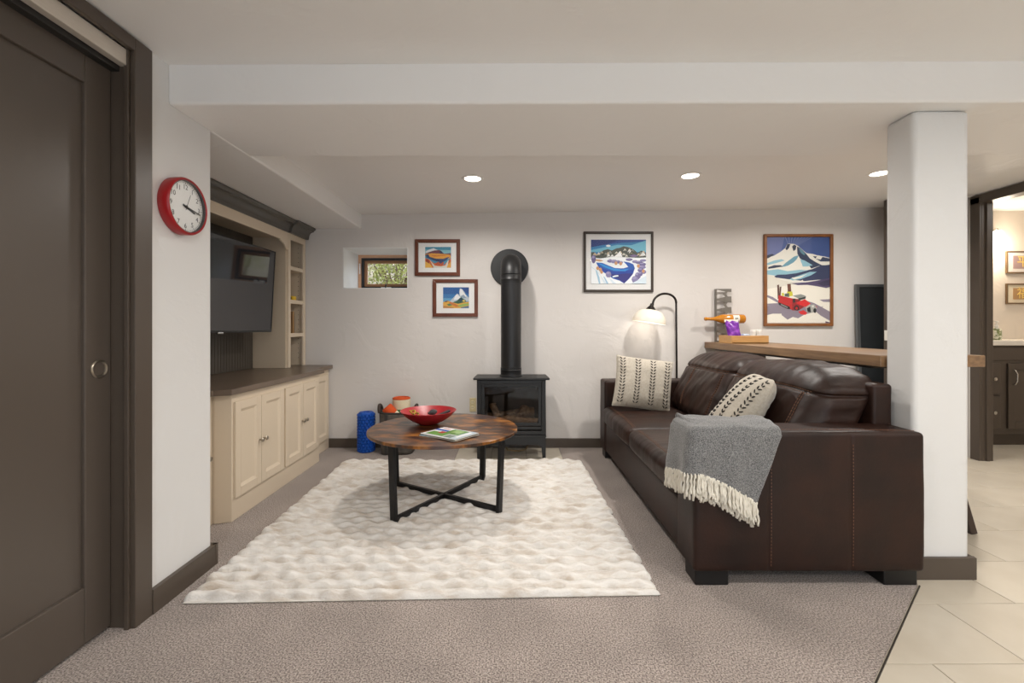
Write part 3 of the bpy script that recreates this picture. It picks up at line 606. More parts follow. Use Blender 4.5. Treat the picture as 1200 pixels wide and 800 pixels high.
MB().box(SX0 - .004, SX1 + .004, SY0 - .008, SY0 + .02, .198, .213).build('ledge', M_stove, sv, bevel=.003)
ap = MB().prism([(SX0, .198), (SX0, .0), (SX0 + .028, .0), (SX0 + .036, .105), (SX0 + .06, .130), (SX1 - .06, .130), (SX1 - .036, .105), (SX1 - .028, .0), (SX1, .0), (SX1, .198)], 'y', SY0, SY0 + .014)
ap.build('pedestal_front', M_stove, sv, bevel=.002)
for x0, x1 in ((SX0, SX0 + .014), (SX1 - .014, SX1)):
    MB().prism([(SY0 + .014, .198), (SY0 + .014, 0), (SY0 + .045, 0), (SY0 + .06, .12), (SY1 - .06, .12), (SY1 - .045, 0), (SY1, 0), (SY1, .198)], 'x', x0, x1).build('pedestal_side', M_stove, sv, bevel=.002)
MB().box(SX0 + .02, SX1 - .02, SY1 - .03, SY1 - .02, .232, .66).box(SX0 + .02, SX1 - .02, SY0 + .05, SY1 - .03, .232, .262).build('firebox', mat('firebrick', '#3a332c', .9, col2='#4a4138', nscale=14, bump=.3), sv)
M_log = mat('ceramic_log', '#8a6e55', .9, col2='#bfa488', nscale=22, ndetail=5, bump=.8, bscale=40, bdist=.01)
rr = random.Random(3)
for (xa, ya, za, xb, yb_, zb_, r_) in ((-.22, 4.10, .33, .20, 4.13, .37, .050), (-.20, 4.03, .305, .02, 4.06, .33, .042), (.03, 4.05, .32, .22, 4.02, .305, .040), (-.12, 4.02, .34, -.18, 4.11, .46, .034), (.06, 4.03, .36, .12, 4.12, .43, .034)):
    pts = []; rad = []
    for i in range(9):
        f_ = i / 8; pts.append((xa + (xb - xa) * f_ + rr.uniform(-.006, .006), ya + (yb_ - ya) * f_ + rr.uniform(-.006, .006), za + (zb_ - za) * f_ + rr.uniform(-.008, .008))); rad.append(r_ * (.8 + .3 * rr.random()))
    MB().tube(pts, rad, 9).build('log', M_log, sv, smooth=60)
MB().box(SX0 + .07, SX1 - .07, SY0 + .045, SY0 + .075, .262, .300).build('ember_tray', mat('ember', '#8b7d6c', .9, col2='#5e5246', nscale=60, bump=.8), sv)
px, py, pr = SC - .004, 4.085, .0905
pp = MB(); zc_, rb = 1.615, .115
pp.lathe([(pr, .716), (pr, zc_)], (px, py, 0), 40); 
pp.build('flue_pipe', M_pipe, sv, smooth=40)
MB().lathe([(pr + .010, .712), (pr + .010, .722), (pr + .003, .726), (pr + .003, .765), (pr + .005, .768), (pr + .003, .772), (pr + .003, .782), (pr + .005, .785), (pr, .788)], (px, py, 0), 40).build('flue_collar', M_pipe, sv, smooth=40)
MB().lathe([(pr + .003, zc_ - .085), (pr + .003, zc_ - .045), (pr + .005, zc_ - .042), (pr + .003, zc_ - .039), (pr + .003, zc_)], (px, py, 0), 40).build('flue_collar', M_pipe, sv, smooth=40)
path = [(px, py + rb * (1 - math.cos(t)), zc_ + rb * math.sin(t)) for t in [PI / 2 * i / 12 for i in range(13)]] + [(px, YB - .02, zc_ + rb)]
MB().tube(path, pr + .002, 40).build('flue_elbow', M_pipe, sv, smooth=50)
pl = MB().lathe([(.180, YB - .001), (.180, YB - .014), (.176, YB - .018), (.09, YB - .018)], (px - .015, 0, 1.713), 48, 'y').build('wall_plate', M_pipe, sv, smooth=30)
for k in range(4):
    t = PI / 4 + k * PI / 2; MB().lathe([(.006, YB - .018), (.006, YB - .021), (0, YB - .022)], (px - .015 + .155 * math.cos(t), 0, 1.713 + .155 * math.sin(t)), 8, 'y').build('screw', M_pipe, pl)
gl = MB(); gl.tube([(-.06, 4.06, .10), (-.04, 4.05, .055), (.06, 4.04, .05), (.12, 4.05, .06), (.15, 4.06, .11), (.16, 4.08, .16)], .007, 8)
gl.build('gas_hose', mat('brass_hose', '#6d5a3f', .35, metal=.8), sv, smooth=60)
MB().box(-.10, -.02, 4.03, 4.09, .085, .135).build('gas_valve', M_blackm, sv, bevel=.006)
MB().lathe([(.018, 4.00), (.018, 4.03)], (.105, 0, .145), 12, 'y').lathe([(.012, 3.99), (.012, 4.0)], (.15, 0, .165), 12, 'y').build('valve_knob', mat('copper', '#9a5a38', .35, metal=.8), sv, smooth=40)

ou = thing('power_outlet', (wx(553.5, YB), YB - .001, wz(483, YB)), 'cream wall outlet beside the stove above the baseboard', 'outlet')
ox, oz0, oz1 = wx(553.8, YB), wz(482, YB), wz(466, YB)
MB().box(ox - .028, ox + .035, YB - .007, YB, oz0, oz1).build('cover_plate', mat('outlet_cream', '#d8c89a', .4), ou, bevel=.003)
for k in (.3, .7):
    zz = oz0 + (oz1 - oz0) * k
    s_ = MB().lathe([(.017, YB - .007), (.017, YB - .0095), (0, YB - .0095)], (ox, 0, zz), 16, 'y').build('socket', mat('socket_cream', '#e6dab4', .4), ou)
    MB().box(ox - .008, ox - .005, YB - .0105, YB - .009, zz - .004, zz + .006).box(ox + .005, ox + .008, YB - .0105, YB - .009, zz - .004, zz + .006).build('slots', MATS['hole_dark'], s_)

# ================================================================== RUG
M_rug, nt, b = new_mat('rug_fur'); b.inputs['Roughness'].default_value = .9; b.inputs['Sheen Weight'].default_value = .5; b.inputs['Sheen Roughness'].default_value = .5
tc = N(nt, 'ShaderNodeTexCoord'); mp = N(nt, 'ShaderNodeMapping'); mp.inputs['Scale'].default_value = (6., 30., 6.); nt.links.new(tc.outputs['Object'], mp.inputs['Vector'])
n1 = N(nt, 'ShaderNodeTexNoise', Scale=1., Detail=5., Roughness=.6); nt.links.new(mp.outputs['Vector'], n1.inputs['Vector'])
cr = N(nt, 'ShaderNodeValToRGB'); e = cr.color_ramp.elements; e[0].position = .30; e[0].color = lin('#c4b7a8'); e[1].position = .54; e[1].color = lin('#e4e0da')
nt.links.new(n1.outputs['Fac'], cr.inputs['Fac']); nt.links.new(cr.outputs['Color'], b.inputs['Base Color'])
n2 = N(nt, 'ShaderNodeTexNoise', Scale=150., Detail=4.); nt.links.new(tc.outputs['Object'], n2.inputs['Vector'])
bp = N(nt, 'ShaderNodeBump', Strength=.45, Distance=.006); nt.links.new(n2.outputs['Fac'], bp.inputs['Height']); nt.links.new(bp.outputs['Normal'], b.inputs['Normal'])
rg = thing('area_rug', (-.40, 2.895, 0), 'cream faux fur area rug ribbed in wavy rows on the carpet', 'rug')
RC = [Vector((-1.369, 1.886, 0)), Vector((.632, 1.946, 0)), Vector((.585, 3.88, 0)), Vector((-1.42, 3.88, 0))]
def rug_h(x, y):
    ph = y / .0735 + .05 * math.sin(x * 2 * PI / .115) + .30 * mnoise.noise(Vector((x * 3.1, y * 2.2, 0)))
    row = math.floor(ph); f_ = ph - row
    ridge = math.sin(PI * f_ ** .55) ** .8
    lob = .80 + .20 * math.sin((x + (row % 2) * .055 + .03 * mnoise.noise(Vector((x * 4, row * 1.7, 3)))) * 2 * PI / .115)
    return ridge * lob * (.85 + .35 * mnoise.noise(Vector((x * 4, row * .9, 5))))
def rug_fn(u, v):
    p = (RC[0].lerp(RC[1], u)).lerp(RC[3].lerp(RC[2], u), v)
    h = rug_h(p.x, p.y)
    e_ = min(u, 1 - u, v * 1., 1 - v); ed = min(1, e_ / .012) ** .5
    fine = .0022 * mnoise.noise(Vector((p.x * 120, p.y * 120, 0))) + .0016 * mnoise.noise(Vector((p.x * 260, p.y * 260, 4)))
    z = .005 + ed * (.002 + .036 * h + fine)
    sx = (1 if u > .5 else -1) * max(0, 1 - min(u, 1 - u) / .02) * (.016 * h - .006)
    sy = max(0, 1 - (1 - v) / .02) * .010 * (h - .4)
    return (p.x + sx, p.y + sy, z)
mb = MB().grid(rug_fn, 380, 400)
tag(mb.build('pile', M_rug, rg, smooth=180), kind='stuff')
c_ = (RC[0] + RC[1] + RC[2] + RC[3]) / 4
MB().prism([tuple((p + (c_ - p) * .004)[:2]) for p in RC], 'z', .0005, .006).build('backing', mat('rug_backing', '#cfcab8', .9), rg)

# ================================================================== COFFEE TABLE
FL, FR, BR, BL = Vector((-.681, 2.631, 0)), Vector((-.080, 2.781, 0)), Vector((-.221, 3.385, 0)), Vector((-.825, 3.245, 0))
TC = (FL + FR + BR + BL) / 4; TZ = .487; TR = .487; z_f = .014
ct = thing('coffee_table', (TC.x, TC.y, z_f), 'round coffee table with rustic brown wood top and black metal legs on the rug', 'coffee table')
M_top, nt, b = new_mat('rustic_wood'); b.inputs['Roughness'].default_value = .30; b.inputs['Specular IOR Level'].default_value = .6
tc = N(nt, 'ShaderNodeTexCoord'); mp = N(nt, 'ShaderNodeMapping'); mp.inputs['Scale'].default_value = (2.6, 6., 1); mp.inputs['Rotation'].default_value = (0, 0, .35); nt.links.new(tc.outputs['Object'], mp.inputs['Vector'])
n1 = N(nt, 'ShaderNodeTexNoise', Scale=2.6, Detail=7., Roughness=.65, Distortion=.7); nt.links.new(mp.outputs['Vector'], n1.inputs['Vector'])
cr = N(nt, 'ShaderNodeValToRGB'); cr.color_ramp.elements[0].position = .36; cr.color_ramp.elements[0].color = lin('#2a1b15'); cr.color_ramp.elements[1].position = .66; cr.color_ramp.elements[1].color = lin('#a56d33')
for p_, c in ((.44, '#3d281d'), (.51, '#5f3d22'), (.57, '#875526')): el = cr.color_ramp.elements.new(p_); el.color = lin(c)
nt.links.new(n1.outputs['Fac'], cr.inputs['Fac'])
n2 = N(nt, 'ShaderNodeTexNoise', Scale=3.2, Detail=4.); nt.links.new(tc.outputs['Object'], n2.inputs['Vector'])
mr = N(nt, 'ShaderNodeMapRange'); mr.inputs['From Min'].default_value = .50; mr.inputs['From Max'].default_value = .66; mr.inputs['To Max'].default_value = .7; nt.links.new(n2.outputs['Fac'], mr.inputs['Value'])
mx = N(nt, 'ShaderNodeMix', data_type='RGBA'); mx.inputs[7].default_value = lin('#463c3e'); nt.links.new(mr.outputs['Result'], mx.inputs[0]); nt.links.new(cr.outputs['Color'], mx.inputs[6]); nt.links.new(mx.outputs[2], b.inputs['Base Color'])
MB().lathe([(TR - .002, TZ - .018), (TR, TZ - .016), (TR, TZ - .002), (TR - .002, TZ), (0, TZ)], (TC.x, TC.y, 0), 96).build('tabletop', M_top, ct, smooth=30)
for p in (FL, FR, BR, BL):
    dv = (p - TC).normalized(); tp = p + dv * .020
    MB().bar((p.x, p.y, z_f), (tp.x, tp.y, TZ - .018), .042, .024, tuple(dv)).build('leg', M_blackm, ct, bevel=.003)
for a, b_ in ((FL, BR), (BL, FR)):
    dv = (b_ - a).normalized(); q = 0 if a is FL else .0
    MB().bar((a.x, a.y, z_f + .022), (b_.x, b_.y, z_f + .022), .024, .030).build('cross_bar', M_blackm, ct, bevel=.003)
MB().lathe([(.40, TZ - .034), (.415, TZ - .034), (.415, TZ - .019), (.40, TZ - .019)], (TC.x, TC.y, 0), 64).build('under_ring', M_blackm, ct) if False else None

# bowl with odds and ends
bx_, by_ = -.572, 3.115
bw_ = MB().lathe([(0, TZ + .001), (.055, TZ + .001), (.062, TZ + .004), (.11, TZ + .026), (.155, TZ + .058), (.186, TZ + .090), (.190, TZ + .094), (.187, TZ + .095), (.150, TZ + .064), (.105, TZ + .032), (.06, TZ + .010), (0, TZ + .008)], (bx_, by_, 0), 64)
tag(bw_.build('bowl', mat('red_bowl', '#9c1820', .38, col2='#a8262c', nscale=30), smooth=50), 'wide shallow red bowl holding small things on the coffee table', 'bowl')
cone = MB()
for k in range(9):
    cone.lathe([(0, -.004), (.020 * math.sin(PI * (k + 1) / 10.5) + .004, .0), (.015 * math.sin(PI * (k + 1) / 10.5) + .003, .006), (0, .008)], (0, 0, k * .0068), 12, ang=k)
co = cone.build('pine_cone', mat('cone_grey', '#4f4e50', .8), local=True); co.location = (bx_ - .010, by_ + .05, TZ + .062); co.rotation_euler = (.3, 1.35, .6)
tag(co, 'dark grey pine cone lying in the red bowl', 'pine cone')
cl = MB()
for k, (ax_, az_) in enumerate(((.015, .0), (-.012, .008))): cl.tube([(ax_ + .018 * math.cos(t), .018 * math.sin(t), az_ + .006 * math.sin(2 * t)) for t in [2 * PI * i / 16 for i in range(17)]], .006, 8)
cl_ = cl.build('hair_tie', mat('yellow_cloth', '#d3b13c', .8, col2='#4a3a2c', nscale=120), local=True, smooth=60); cl_.location = (bx_ - .105, by_ + .02, TZ + .068); cl_.rotation_euler = (.3, .35, 0)
tag(cl_, 'yellow patterned hair tie lying in the red bowl', 'hair tie')
rm = MB().box(-.05, .05, -.016, .016, -.006, .006).build('remote_control', mat('remote_black', '#2b2b2d', .4), local=True, bevel=.004); rm.location = (bx_ + .095, by_ + .045, TZ + .064); rm.rotation_euler = (.1, -.35, .35)
tag(rm, 'slim dark remote control lying in the red bowl', 'remote control')
# magazines
mg_c = Vector((-.383, 2.785, 0)); e1 = Vector((.244, -.175, 0)); e2 = Vector((.133, .172, 0))
ang = math.atan2(e1.y, e1.x)
def magazine(k, z0, th, dx_, dy_, rot, label, strips):
    t = thing('magazine', (mg_c.x + dx_, mg_c.y + dy_, z0), label, 'magazine', 'magazines on the coffee table', ang + rot)
    MB().box(-.145, .145, -.105, .105, .0, th - .0006).build('pages', MATS['paper'], t, local=True, bevel=.001, seg=1)
    cols = []; mb = MB()
    for q, (c, x0, x1, y0, y1) in enumerate(strips):
        if c not in cols: cols.append(c)
        mb.cur = cols.index(c); mb.add([(x0, y0, th + .0001 * q), (x1, y0, th + .0001 * q), (x1, y1, th + .0001 * q), (x0, y1, th + .0001 * q)], [(0, 1, 2, 3)])
    mb.build('cover', [mat('cov_' + c[1:], c, .25) for c in cols], t, local=True)
    MB().box(-.1455, -.143, -.105, .105, 0, th).build('spine', mat('cov_222428', '#222428', .3), t, local=True)
magazine(0, TZ + .0005, .004, -.008, .010, .10, 'pale blue magazine lying lowest on the coffee table', [('#7fb0cf', -.145, .145, -.105, .105)])
magazine(1, TZ + .0052, .004, .004, -.006, -.05, 'black covered magazine in the middle of the pile on the table', [('#202226', -.145, .145, -.105, .105)])
magazine(2, TZ + .0100, .004, 0, 0, 0., 'magazine with a green and white cover topmost on the table', [('#dfe3e4', -.145, .145, -.105, .105), ('#3c66b4', -.145, -.02, .02, .05), ('#e8e9ea', -.145, -.04, .05, .105), ('#c9656a', -.12, -.06, .070, .082), ('#5c8a44', -.04, .085, -.02, .095), ('#8fb36a', -.01, .06, .02, .08), ('#6c9a52', -.12, .02, -.085, -.01), ('#b44a4a', -.07, -.03, -.03, .012), ('#b9c6cf', .085, .145, -.105, .105), ('#7b8f84', .03, .09, -.09, -.03), ('#eef0f0', .10, .12, -.06, .08)])

# ================================================================== FOAM ROLLER, BASKET
fx, fy = -1.350, 4.215
fr = thing('foam_roller', (fx, fy, 0), 'blue knobbly foam roller standing on end by the back wall', 'foam roller')
M_blue = mat('blue_foam', '#0a4fae', .55)
MB().lathe([(.066, .0), (.068, .004), (.068, .358), (.062, .364), (.03, .364), (.03, .355), (0, .355)], (fx, fy, 0), 40).build('core', M_blue, fr, smooth=40)
pad = MB()
for r_ in range(13):
    for k in range(16):
        t = 2 * PI * (k + .5 * (r_ % 2)) / 16; z = .018 + r_ * .0268
        c, s_ = math.cos(t), math.sin(t); e_ = (-s_, c)
        vs = []
        for rad, h, ww in ((.067, .0125, .0118), (.081, .0080, .0078)):
            for i, j in ((-1, -1), (1, -1), (1, 1), (-1, 1)): vs.append((fx + rad * c + e_[0] * ww * i, fy + rad * s_ + e_[1] * ww * i, z + h * j))
        pad.add(vs, [(4, 5, 6, 7)] + [(i, (i + 1) % 4, 4 + (i + 1) % 4, 4 + i) for i in range(4)])
pad.build('knobs', M_blue, fr)
kx, ky = -1.05, 4.20; KH = .375
bk = thing('storage_basket', (kx, ky, 0), 'dark grey leather storage basket with loop handles holding rolled blankets', 'basket')
M_bask = mat('basket_leather', '#4b4641', .6, col2='#5b554e', nscale=25, bump=.4, bscale=60)
def bask(u, v):
    t = 2 * PI * u; z = KH * v; cx_, sx_ = math.cos(t), math.sin(t); n_ = 4.
    rr_ = (abs(cx_) ** n_ + abs(sx_) ** n_) ** (-1 / n_); fl = .90 + .10 * v
    return (kx + .155 * fl * rr_ * cx_, ky + .128 * fl * rr_ * sx_, z + .002)
MB().grid(bask, 48, 14, cu=True).build('body', M_bask, bk, smooth=60, solid=.008)
MB().prism([bask(i / 48, 0)[:2] for i in range(48)], 'z', .001, .010).build('bottom', M_bask, bk)
rim = [bask(i / 48, 1) for i in range(49)]; MB().tube([(p[0], p[1], KH) for p in rim], .008, 8).build('rim', mat('basket_trim', '#33302d', .6), bk, smooth=60)
sp = MB().box(kx - .090, kx - .062, ky - .136, ky - .124, .01, KH - .01).build('strap', MATS['basket_trim'], bk, bevel=.003)
for sgn in (-1, 1):
    MB().tube([(kx + sgn * (.158 + .012 * math.sin(t)), ky - .045 * math.cos(t), KH - .01 + .065 * math.sin(t)) for t in [PI * i / 12 for i in range(13)]], .016, 10).build('handle', mat('handle_dark', '#3a302b', .7), bk, smooth=60)
def roll(name, c, r, L_, tilt, bands, label):
    t = thing(name, c, label, 'blanket', 'rolled blankets in the basket')
    for q, (f0, f1, colr) in enumerate(bands):
        z0, z1 = L_ * f0, L_ * f1; last = q == len(bands) - 1
        prof = [(r, z0), (r * 1.015, (z0 + z1) / 2), (r, z1)]
        if last: prof += [(r * .85, z1 + .006), (r * .8, z1 - .004), (r * .62, z1 + .005), (r * .55, z1 - .004), (r * .3, z1 + .004), (0, z1)]
        o = MB().lathe(prof, (0, 0, 0), 28).build('band', mat('felt_' + colr[1:], colr, .9, bump=.4, bscale=120), t, local=True, smooth=50)
    t.rotation_euler = tilt; return t
roll('rolled_blanket', (kx + .025, ky + .02, .120), .080, .375, (0, .0, 0), [(0, .55, '#d8c8a8'), (.55, .74, '#3f7a4c'), (.74, .97, '#dccdb0'), (.97, 1., '#c9501f')], 'rolled blanket with green, cream and orange bands standing in the basket')
roll('rolled_blanket', (kx + .045, ky - .060, .270), .050, .20, (.10, -.70, 0), [(0, .35, '#dccdb0'), (.35, .6, '#e2d6bd'), (.6, 1., '#cc4f1e')], 'rolled cream blanket with orange end leaning in the basket')

# ================================================================== SOFA
sf = thing('leather_sofa', (1.31, 3.07, 0), 'dark brown leather sofa with two seat and two back cushions', 'sofa')
SXF, SXB = .80, 1.82
def wr(p, sx, sy, sz, amp, seed): return amp * mnoise.noise(Vector((p[0] * sx + seed, p[1] * sy, p[2] * sz)))
def place(mb, c):
    mb.v = [(x + c[0], y + c[1], z + c[2]) for x, y, z in mb.v]; return mb
# arms
for (y0, y1, sd) in ((2.0, 2.21, 1), (3.93, 4.14, 9)):
    c = ((SXF + SXB) / 2, (y0 + y1) / 2, (.07 + .685) / 2); h = ((SXB - SXF) / 2, (y1 - y0) / 2, (.685 - .07) / 2)
    def fn(p, n, h=h, sd=sd):
        q = Vector(p); a = (1 - (p.x / h[0]) ** 2) * (1 - (p.z / h[2]) ** 2)
        q.y += n.y * (.004 * a); q.z += max(0, n.z) * .004 * (1 - (p.x / h[0]) ** 2)
        q += n * (wr(p, 5, 5, 3, .0022, sd) + wr(p, 16, 16, 14, .0010, sd))
        if sd == 1 and n.y < -.5:
            for xs in (-.177, .183): q.y += .0045 * math.exp(-((p.x - xs) / .006) ** 2)
        return q
    arm = place(rbox(h[0], h[1], h[2], .020, (110, 10, 30), fn), c).build('arm', M_leather, sf, smooth=180)
    if sd == 1:
        st = MB()
        for xs in (1.133, 1.493):
            for o_ in (.005,): dashes(st, [(xs + o_, 2.0 - .0035 + .003 * abs((z - .38) / .3) ** 2 - .001, z) for z in [.10 + .54 * i / 20 for i in range(21)]], .0011, .009, .006)
        dashes(st, [(SXF + .03 + .96 * i / 30, 2.019, .6905 + .0055 * (1 - (2 * i / 30 - 1) ** 2)) for i in range(31)], .0013, .010, .006)
        tag(st.build('stitching', M_stitch, arm), kind='stuff')
        MB().tube([(SXF + .004, 2.0 + .016, z) for z in (.09, .4, .67)], .004, 8).build('welt', M_leather, arm, smooth=60)
# base and front rail
place(rbox(.49, .86, .125, .02, (12, 30, 8), lambda p, n: Vector(p) + n * wr(p, 6, 4, 6, .003, 3)), (1.30, 3.07, .20)).build('base', M_leather, sf, smooth=180)
place(rbox(.050, .90, .40, .02, (4, 40, 14), lambda p, n: Vector(p) + n * wr(p, 4, 4, 4, .003, 12)), (1.770, 3.07, .478)).build('back_frame', M_leather, sf, smooth=180)
# seat cushions
for i, (y0, y1) in enumerate(((2.212, 3.068), (3.072, 3.928))):
    c = (1.115, (y0 + y1) / 2, .395); h = (.325, (y1 - y0) / 2, .070)
    def fs(p, n, h=h, i=i, raw=False):
        q = Vector(p); a = max(0, 1 - (p.x / h[0]) ** 2); b_ = max(0, 1 - (p.y / h[1]) ** 4)
        q.z += n.z * (.018 * a ** .5 * b_ if n.z > 0 else .0); q.x -= max(0, -n.x) * (.014 * b_ + .006)
        q += n * (wr(p, 3, 9, 5, .005, 20 + i * 7) * (1 if n.z > -.3 else 0) + wr(p, 7, 30, 9, .0016, 30 + i))
        if not raw and n.z > .3: q.z -= .006 * math.exp(-((p.x + h[0] - .050) / .006) ** 2)
        if not raw and n.z > .3: q.z -= .004 * math.exp(-((abs(p.y) - h[1] + .05) / .006) ** 2)
        return q
    sc = place(rbox(h[0], h[1], h[2], .045, (40, 64, 4), fs, 6), c).build('seat_cushion', M_leather, sf, smooth=180)
    st = MB()
    for o_ in (-.006, .006):
        L_ = []
        for k in range(60):
            y_ = -h[1] + .05 + (2 * h[1] - .10) * k / 59; p = Vector((-h[0] + .050 + o_, y_, h[2])); L_.append(fs(p, Vector((0, 0, 1)), raw=True) + Vector(c) - Vector((0, 0, .0015)))
        dashes(st, L_, .0016, .012, .005)
    tag(st.build('stitching', M_stitch, sc), kind='stuff')
# back cushions
for i, (y0, y1) in enumerate(((2.205, 3.085), (3.065, 3.925))):
    c = (1.575, (y0 + y1) / 2, .70); h = (.145, (y1 - y0) / 2, .235)
    ZS, YS = .135, (.16, -.335) if i == 0 else (.13, -.33)
    def fb(p, n, h=h, i=i, raw=False):
        q = Vector(p); a = max(0, 1 - (p.z / h[2]) ** 2); b_ = max(0, 1 - abs(p.y / h[1]) ** 2.5)
        q.x -= max(0, -n.x) * .040 * a * b_; q.z += max(0, n.z) * (.032 * b_ - .012)
        q.y += n.y * .012 * a
        if i == 0: q.z -= .035 * max(0, (-p.y - .12) / .31) ** 2 * max(0, p.z / h[2])
        else: q.z -= .03 * max(0, (p.y - .15) / .28) ** 2 * max(0, p.z / h[2])
        wv = wr((p.x, p.y, p.z), 5, 6, 14, .007, 40 + i * 11) + wr((p.x, p.y + p.z * .5, p.z), 6, 17, 6, .006, 60 + i * 5) + wr(p, 30, 34, 34, .0012, 5)
        q += n * wv * (1 if n.x < .5 else .2)
        if not raw and n.x < .2:
            g_ = .013 * math.exp(-((p.z - ZS) / .009) ** 2)
            if p.z < ZS:
                for ys in YS: g_ += .010 * math.exp(-((p.y - ys) / .008) ** 2)
            q -= n * g_
        q.x += .46 * p.z
        return q
    bc = place(rbox(h[0], h[1], h[2], .085, (10, 150, 60), fb, 8), c).build('back_cushion', M_leather, sf, smooth=180)
    st = MB(); nx = Vector((-1, 0, 0)); off = Vector(c) + Vector((.001, 0, 0))
    for o_ in (-.007, .007):
        dashes(st, [fb(Vector((-h[0], -h[1] + .06 + (2 * h[1] - .12) * k / 60, ZS + o_)), nx, raw=True) + off for k in range(61)], .0017, .012, .005)
        for ys in YS: dashes(st, [fb(Vector((-h[0], ys + o_, -h[2] + .08 + (ZS + h[2] - .085) * k / 30)), nx, raw=True) + off for k in range(31)], .0017, .012, .005)
    tag(st.build('stitching', M_stitch, bc), kind='stuff')
for (x0, y0) in ((.815, 2.025), (1.655, 2.025), (.815, 3.99), (1.655, 3.99)):
    MB().prism([(x0, y0), (x0 + .15, y0), (x0 + .15, y0 + .12), (x0, y0 + .12)], 'z', .0, .073).build('leg', M_legb, sf, bevel=.006)

# ------------------------------------------------------------------ throw pillows
def pillow(c, a, b_, W, H, T, label, ncol, rows, seed, rc=.0):
    a = Vector(a).normalized(); n_ = a.cross(Vector(b_)).normalized(); b2 = n_.cross(a).normalized()
    t = thing('throw_pillow', c, label, 'pillow', 'patterned throw pillows on the sofa')
    t.rotation_euler = Matrix((a, b2, n_)).transposed().to_euler()
    def sfc(u, v, s_):
        cu, cv = (1 - u * u), (1 - v * v)
        x = u * W / 2 * (1 - .05 * cv) * (1 - rc * abs(v) ** 5); y = v * H / 2 * (1 - .05 * cu) * (1 - rc * abs(u) ** 5)
        z = s_ * T / 2 * max(0., cu * cv) ** .42 
        ed = 1 - min(cu, cv)
        z += s_ * (.004 * ed * math.sin((u if cv < cu else v) * 34 + seed) * min(1, min(cu, cv) * 14) + .007 * mnoise.noise(Vector((u * 2.5 + seed, v * 2.5, s_))) * min(1, min(cu, cv) * 8))
        z += .012 * math.sin(2.2 * u * v + seed)
        return (x, y, z)
    mb = MB(); nn = 44
    cm = lambda k: math.sin((2 * k - 1) * PI / 2)
    mb.grid(lambda p, q: sfc(cm(p), cm(q), 1), nn, nn); mb.grid(lambda p, q: sfc(cm(p), cm(q), -1), nn, nn)
    o = mb.build('cover', M_linen, t, local=True, smooth=180)
    bm = bmesh.new(); bm.from_mesh(o.data); bmesh.ops.remove_doubles(bm, verts=bm.verts, dist=.0004); bmesh.ops.recalc_face_normals(bm, faces=bm.faces); bm.to_mesh(o.data); bm.free()
    st = MB(); rr = random.Random(seed)
    for k in range(ncol):
        u0 = -.80 + 1.6 * k / (ncol - 1)
        for r_ in range(rows):
            v0 = -.92 + 1.84 * (r_ + .5) / rows
            for sg in (-1, 1):
                L_ = .052; pts = []
                for f_ in (0, .5, 1):
                    u_ = u0 + sg * (.022 + L_ * f_ * 1.35); v_ = v0 + .066 * f_ + rr.uniform(-.004, .004)
                    p = sfc(max(-.985, min(.985, u_)), max(-.985, min(.985, v_)), 1); pts.append((p[0], p[1], p[2] + .0012))
                st.tube(pts, [.0030, .0046, .0026], 5)
    tag(st.build('embroidery', M_ink, t, local=True), kind='stuff')
    MB().tube([(sfc(u, v, 0)[0] * 1.004, sfc(u, v, 0)[1] * 1.004, sfc(u, v, 0)[2]) for u, v in [(cm(k / 30), -1) for k in range(31)] + [(1, cm(k / 30)) for k in range(1, 31)] + [(-cm(k / 30), 1) for k in range(1, 31)] + [(-1, -cm(k / 30)) for k in range(1, 31)]], .0035, 6).build('edge_seam', M_linen, t, local=True)
    return t
pillow((1.065, 3.705, .690), (.985, -.10, -.13), (.16, .26, .95), .455, .42, .15, 'square cream pillow with black leaf stitching propped against the far arm', 4, 15, 1)
pillow((1.265, 2.555, .690), (-.14, -.985, -.05), (.62, -.05, .78), .38, .48, .17, 'cream pillow with black leaf stitching leaning on the back cushion behind the throw', 4, 16, 5, .16)

# ------------------------------------------------------------------ throw blanket
th = thing('throw_blanket', (.95, 2.02, .69), 'grey wool throw with cream fringe hanging over the sofa arm', 'blanket')
SEG = .205; CR = .03; ARC = PI / 2 * CR; NEAR = .36
def plan(s):                                   # s in metres along front face, round the corner, along the outer face
    x0, y0 = SXF - .022, 2.0 - .024
    if s < SEG: return Vector((x0, 2.205 - s * (2.205 - y0 - CR) / SEG, 0)), Vector((-1, 0, 0))
    if s < SEG + ARC:
        t = (s - SEG) / CR; return Vector((x0 + CR - CR * math.cos(t), y0 + CR - CR * math.sin(t), 0)), Vector((-math.cos(t), -math.sin(t), 0))
    return Vector((x0 + CR + (s - SEG - ARC), y0, 0)), Vector((0, -1, 0))
TOT = SEG + ARC + NEAR
def hem(s):
    f_ = s / TOT
    return (.470 + .045 * min(1, s / (SEG + ARC))) if s < SEG + ARC else .515 - .125 * ((s - SEG - ARC) / NEAR) ** 1.1
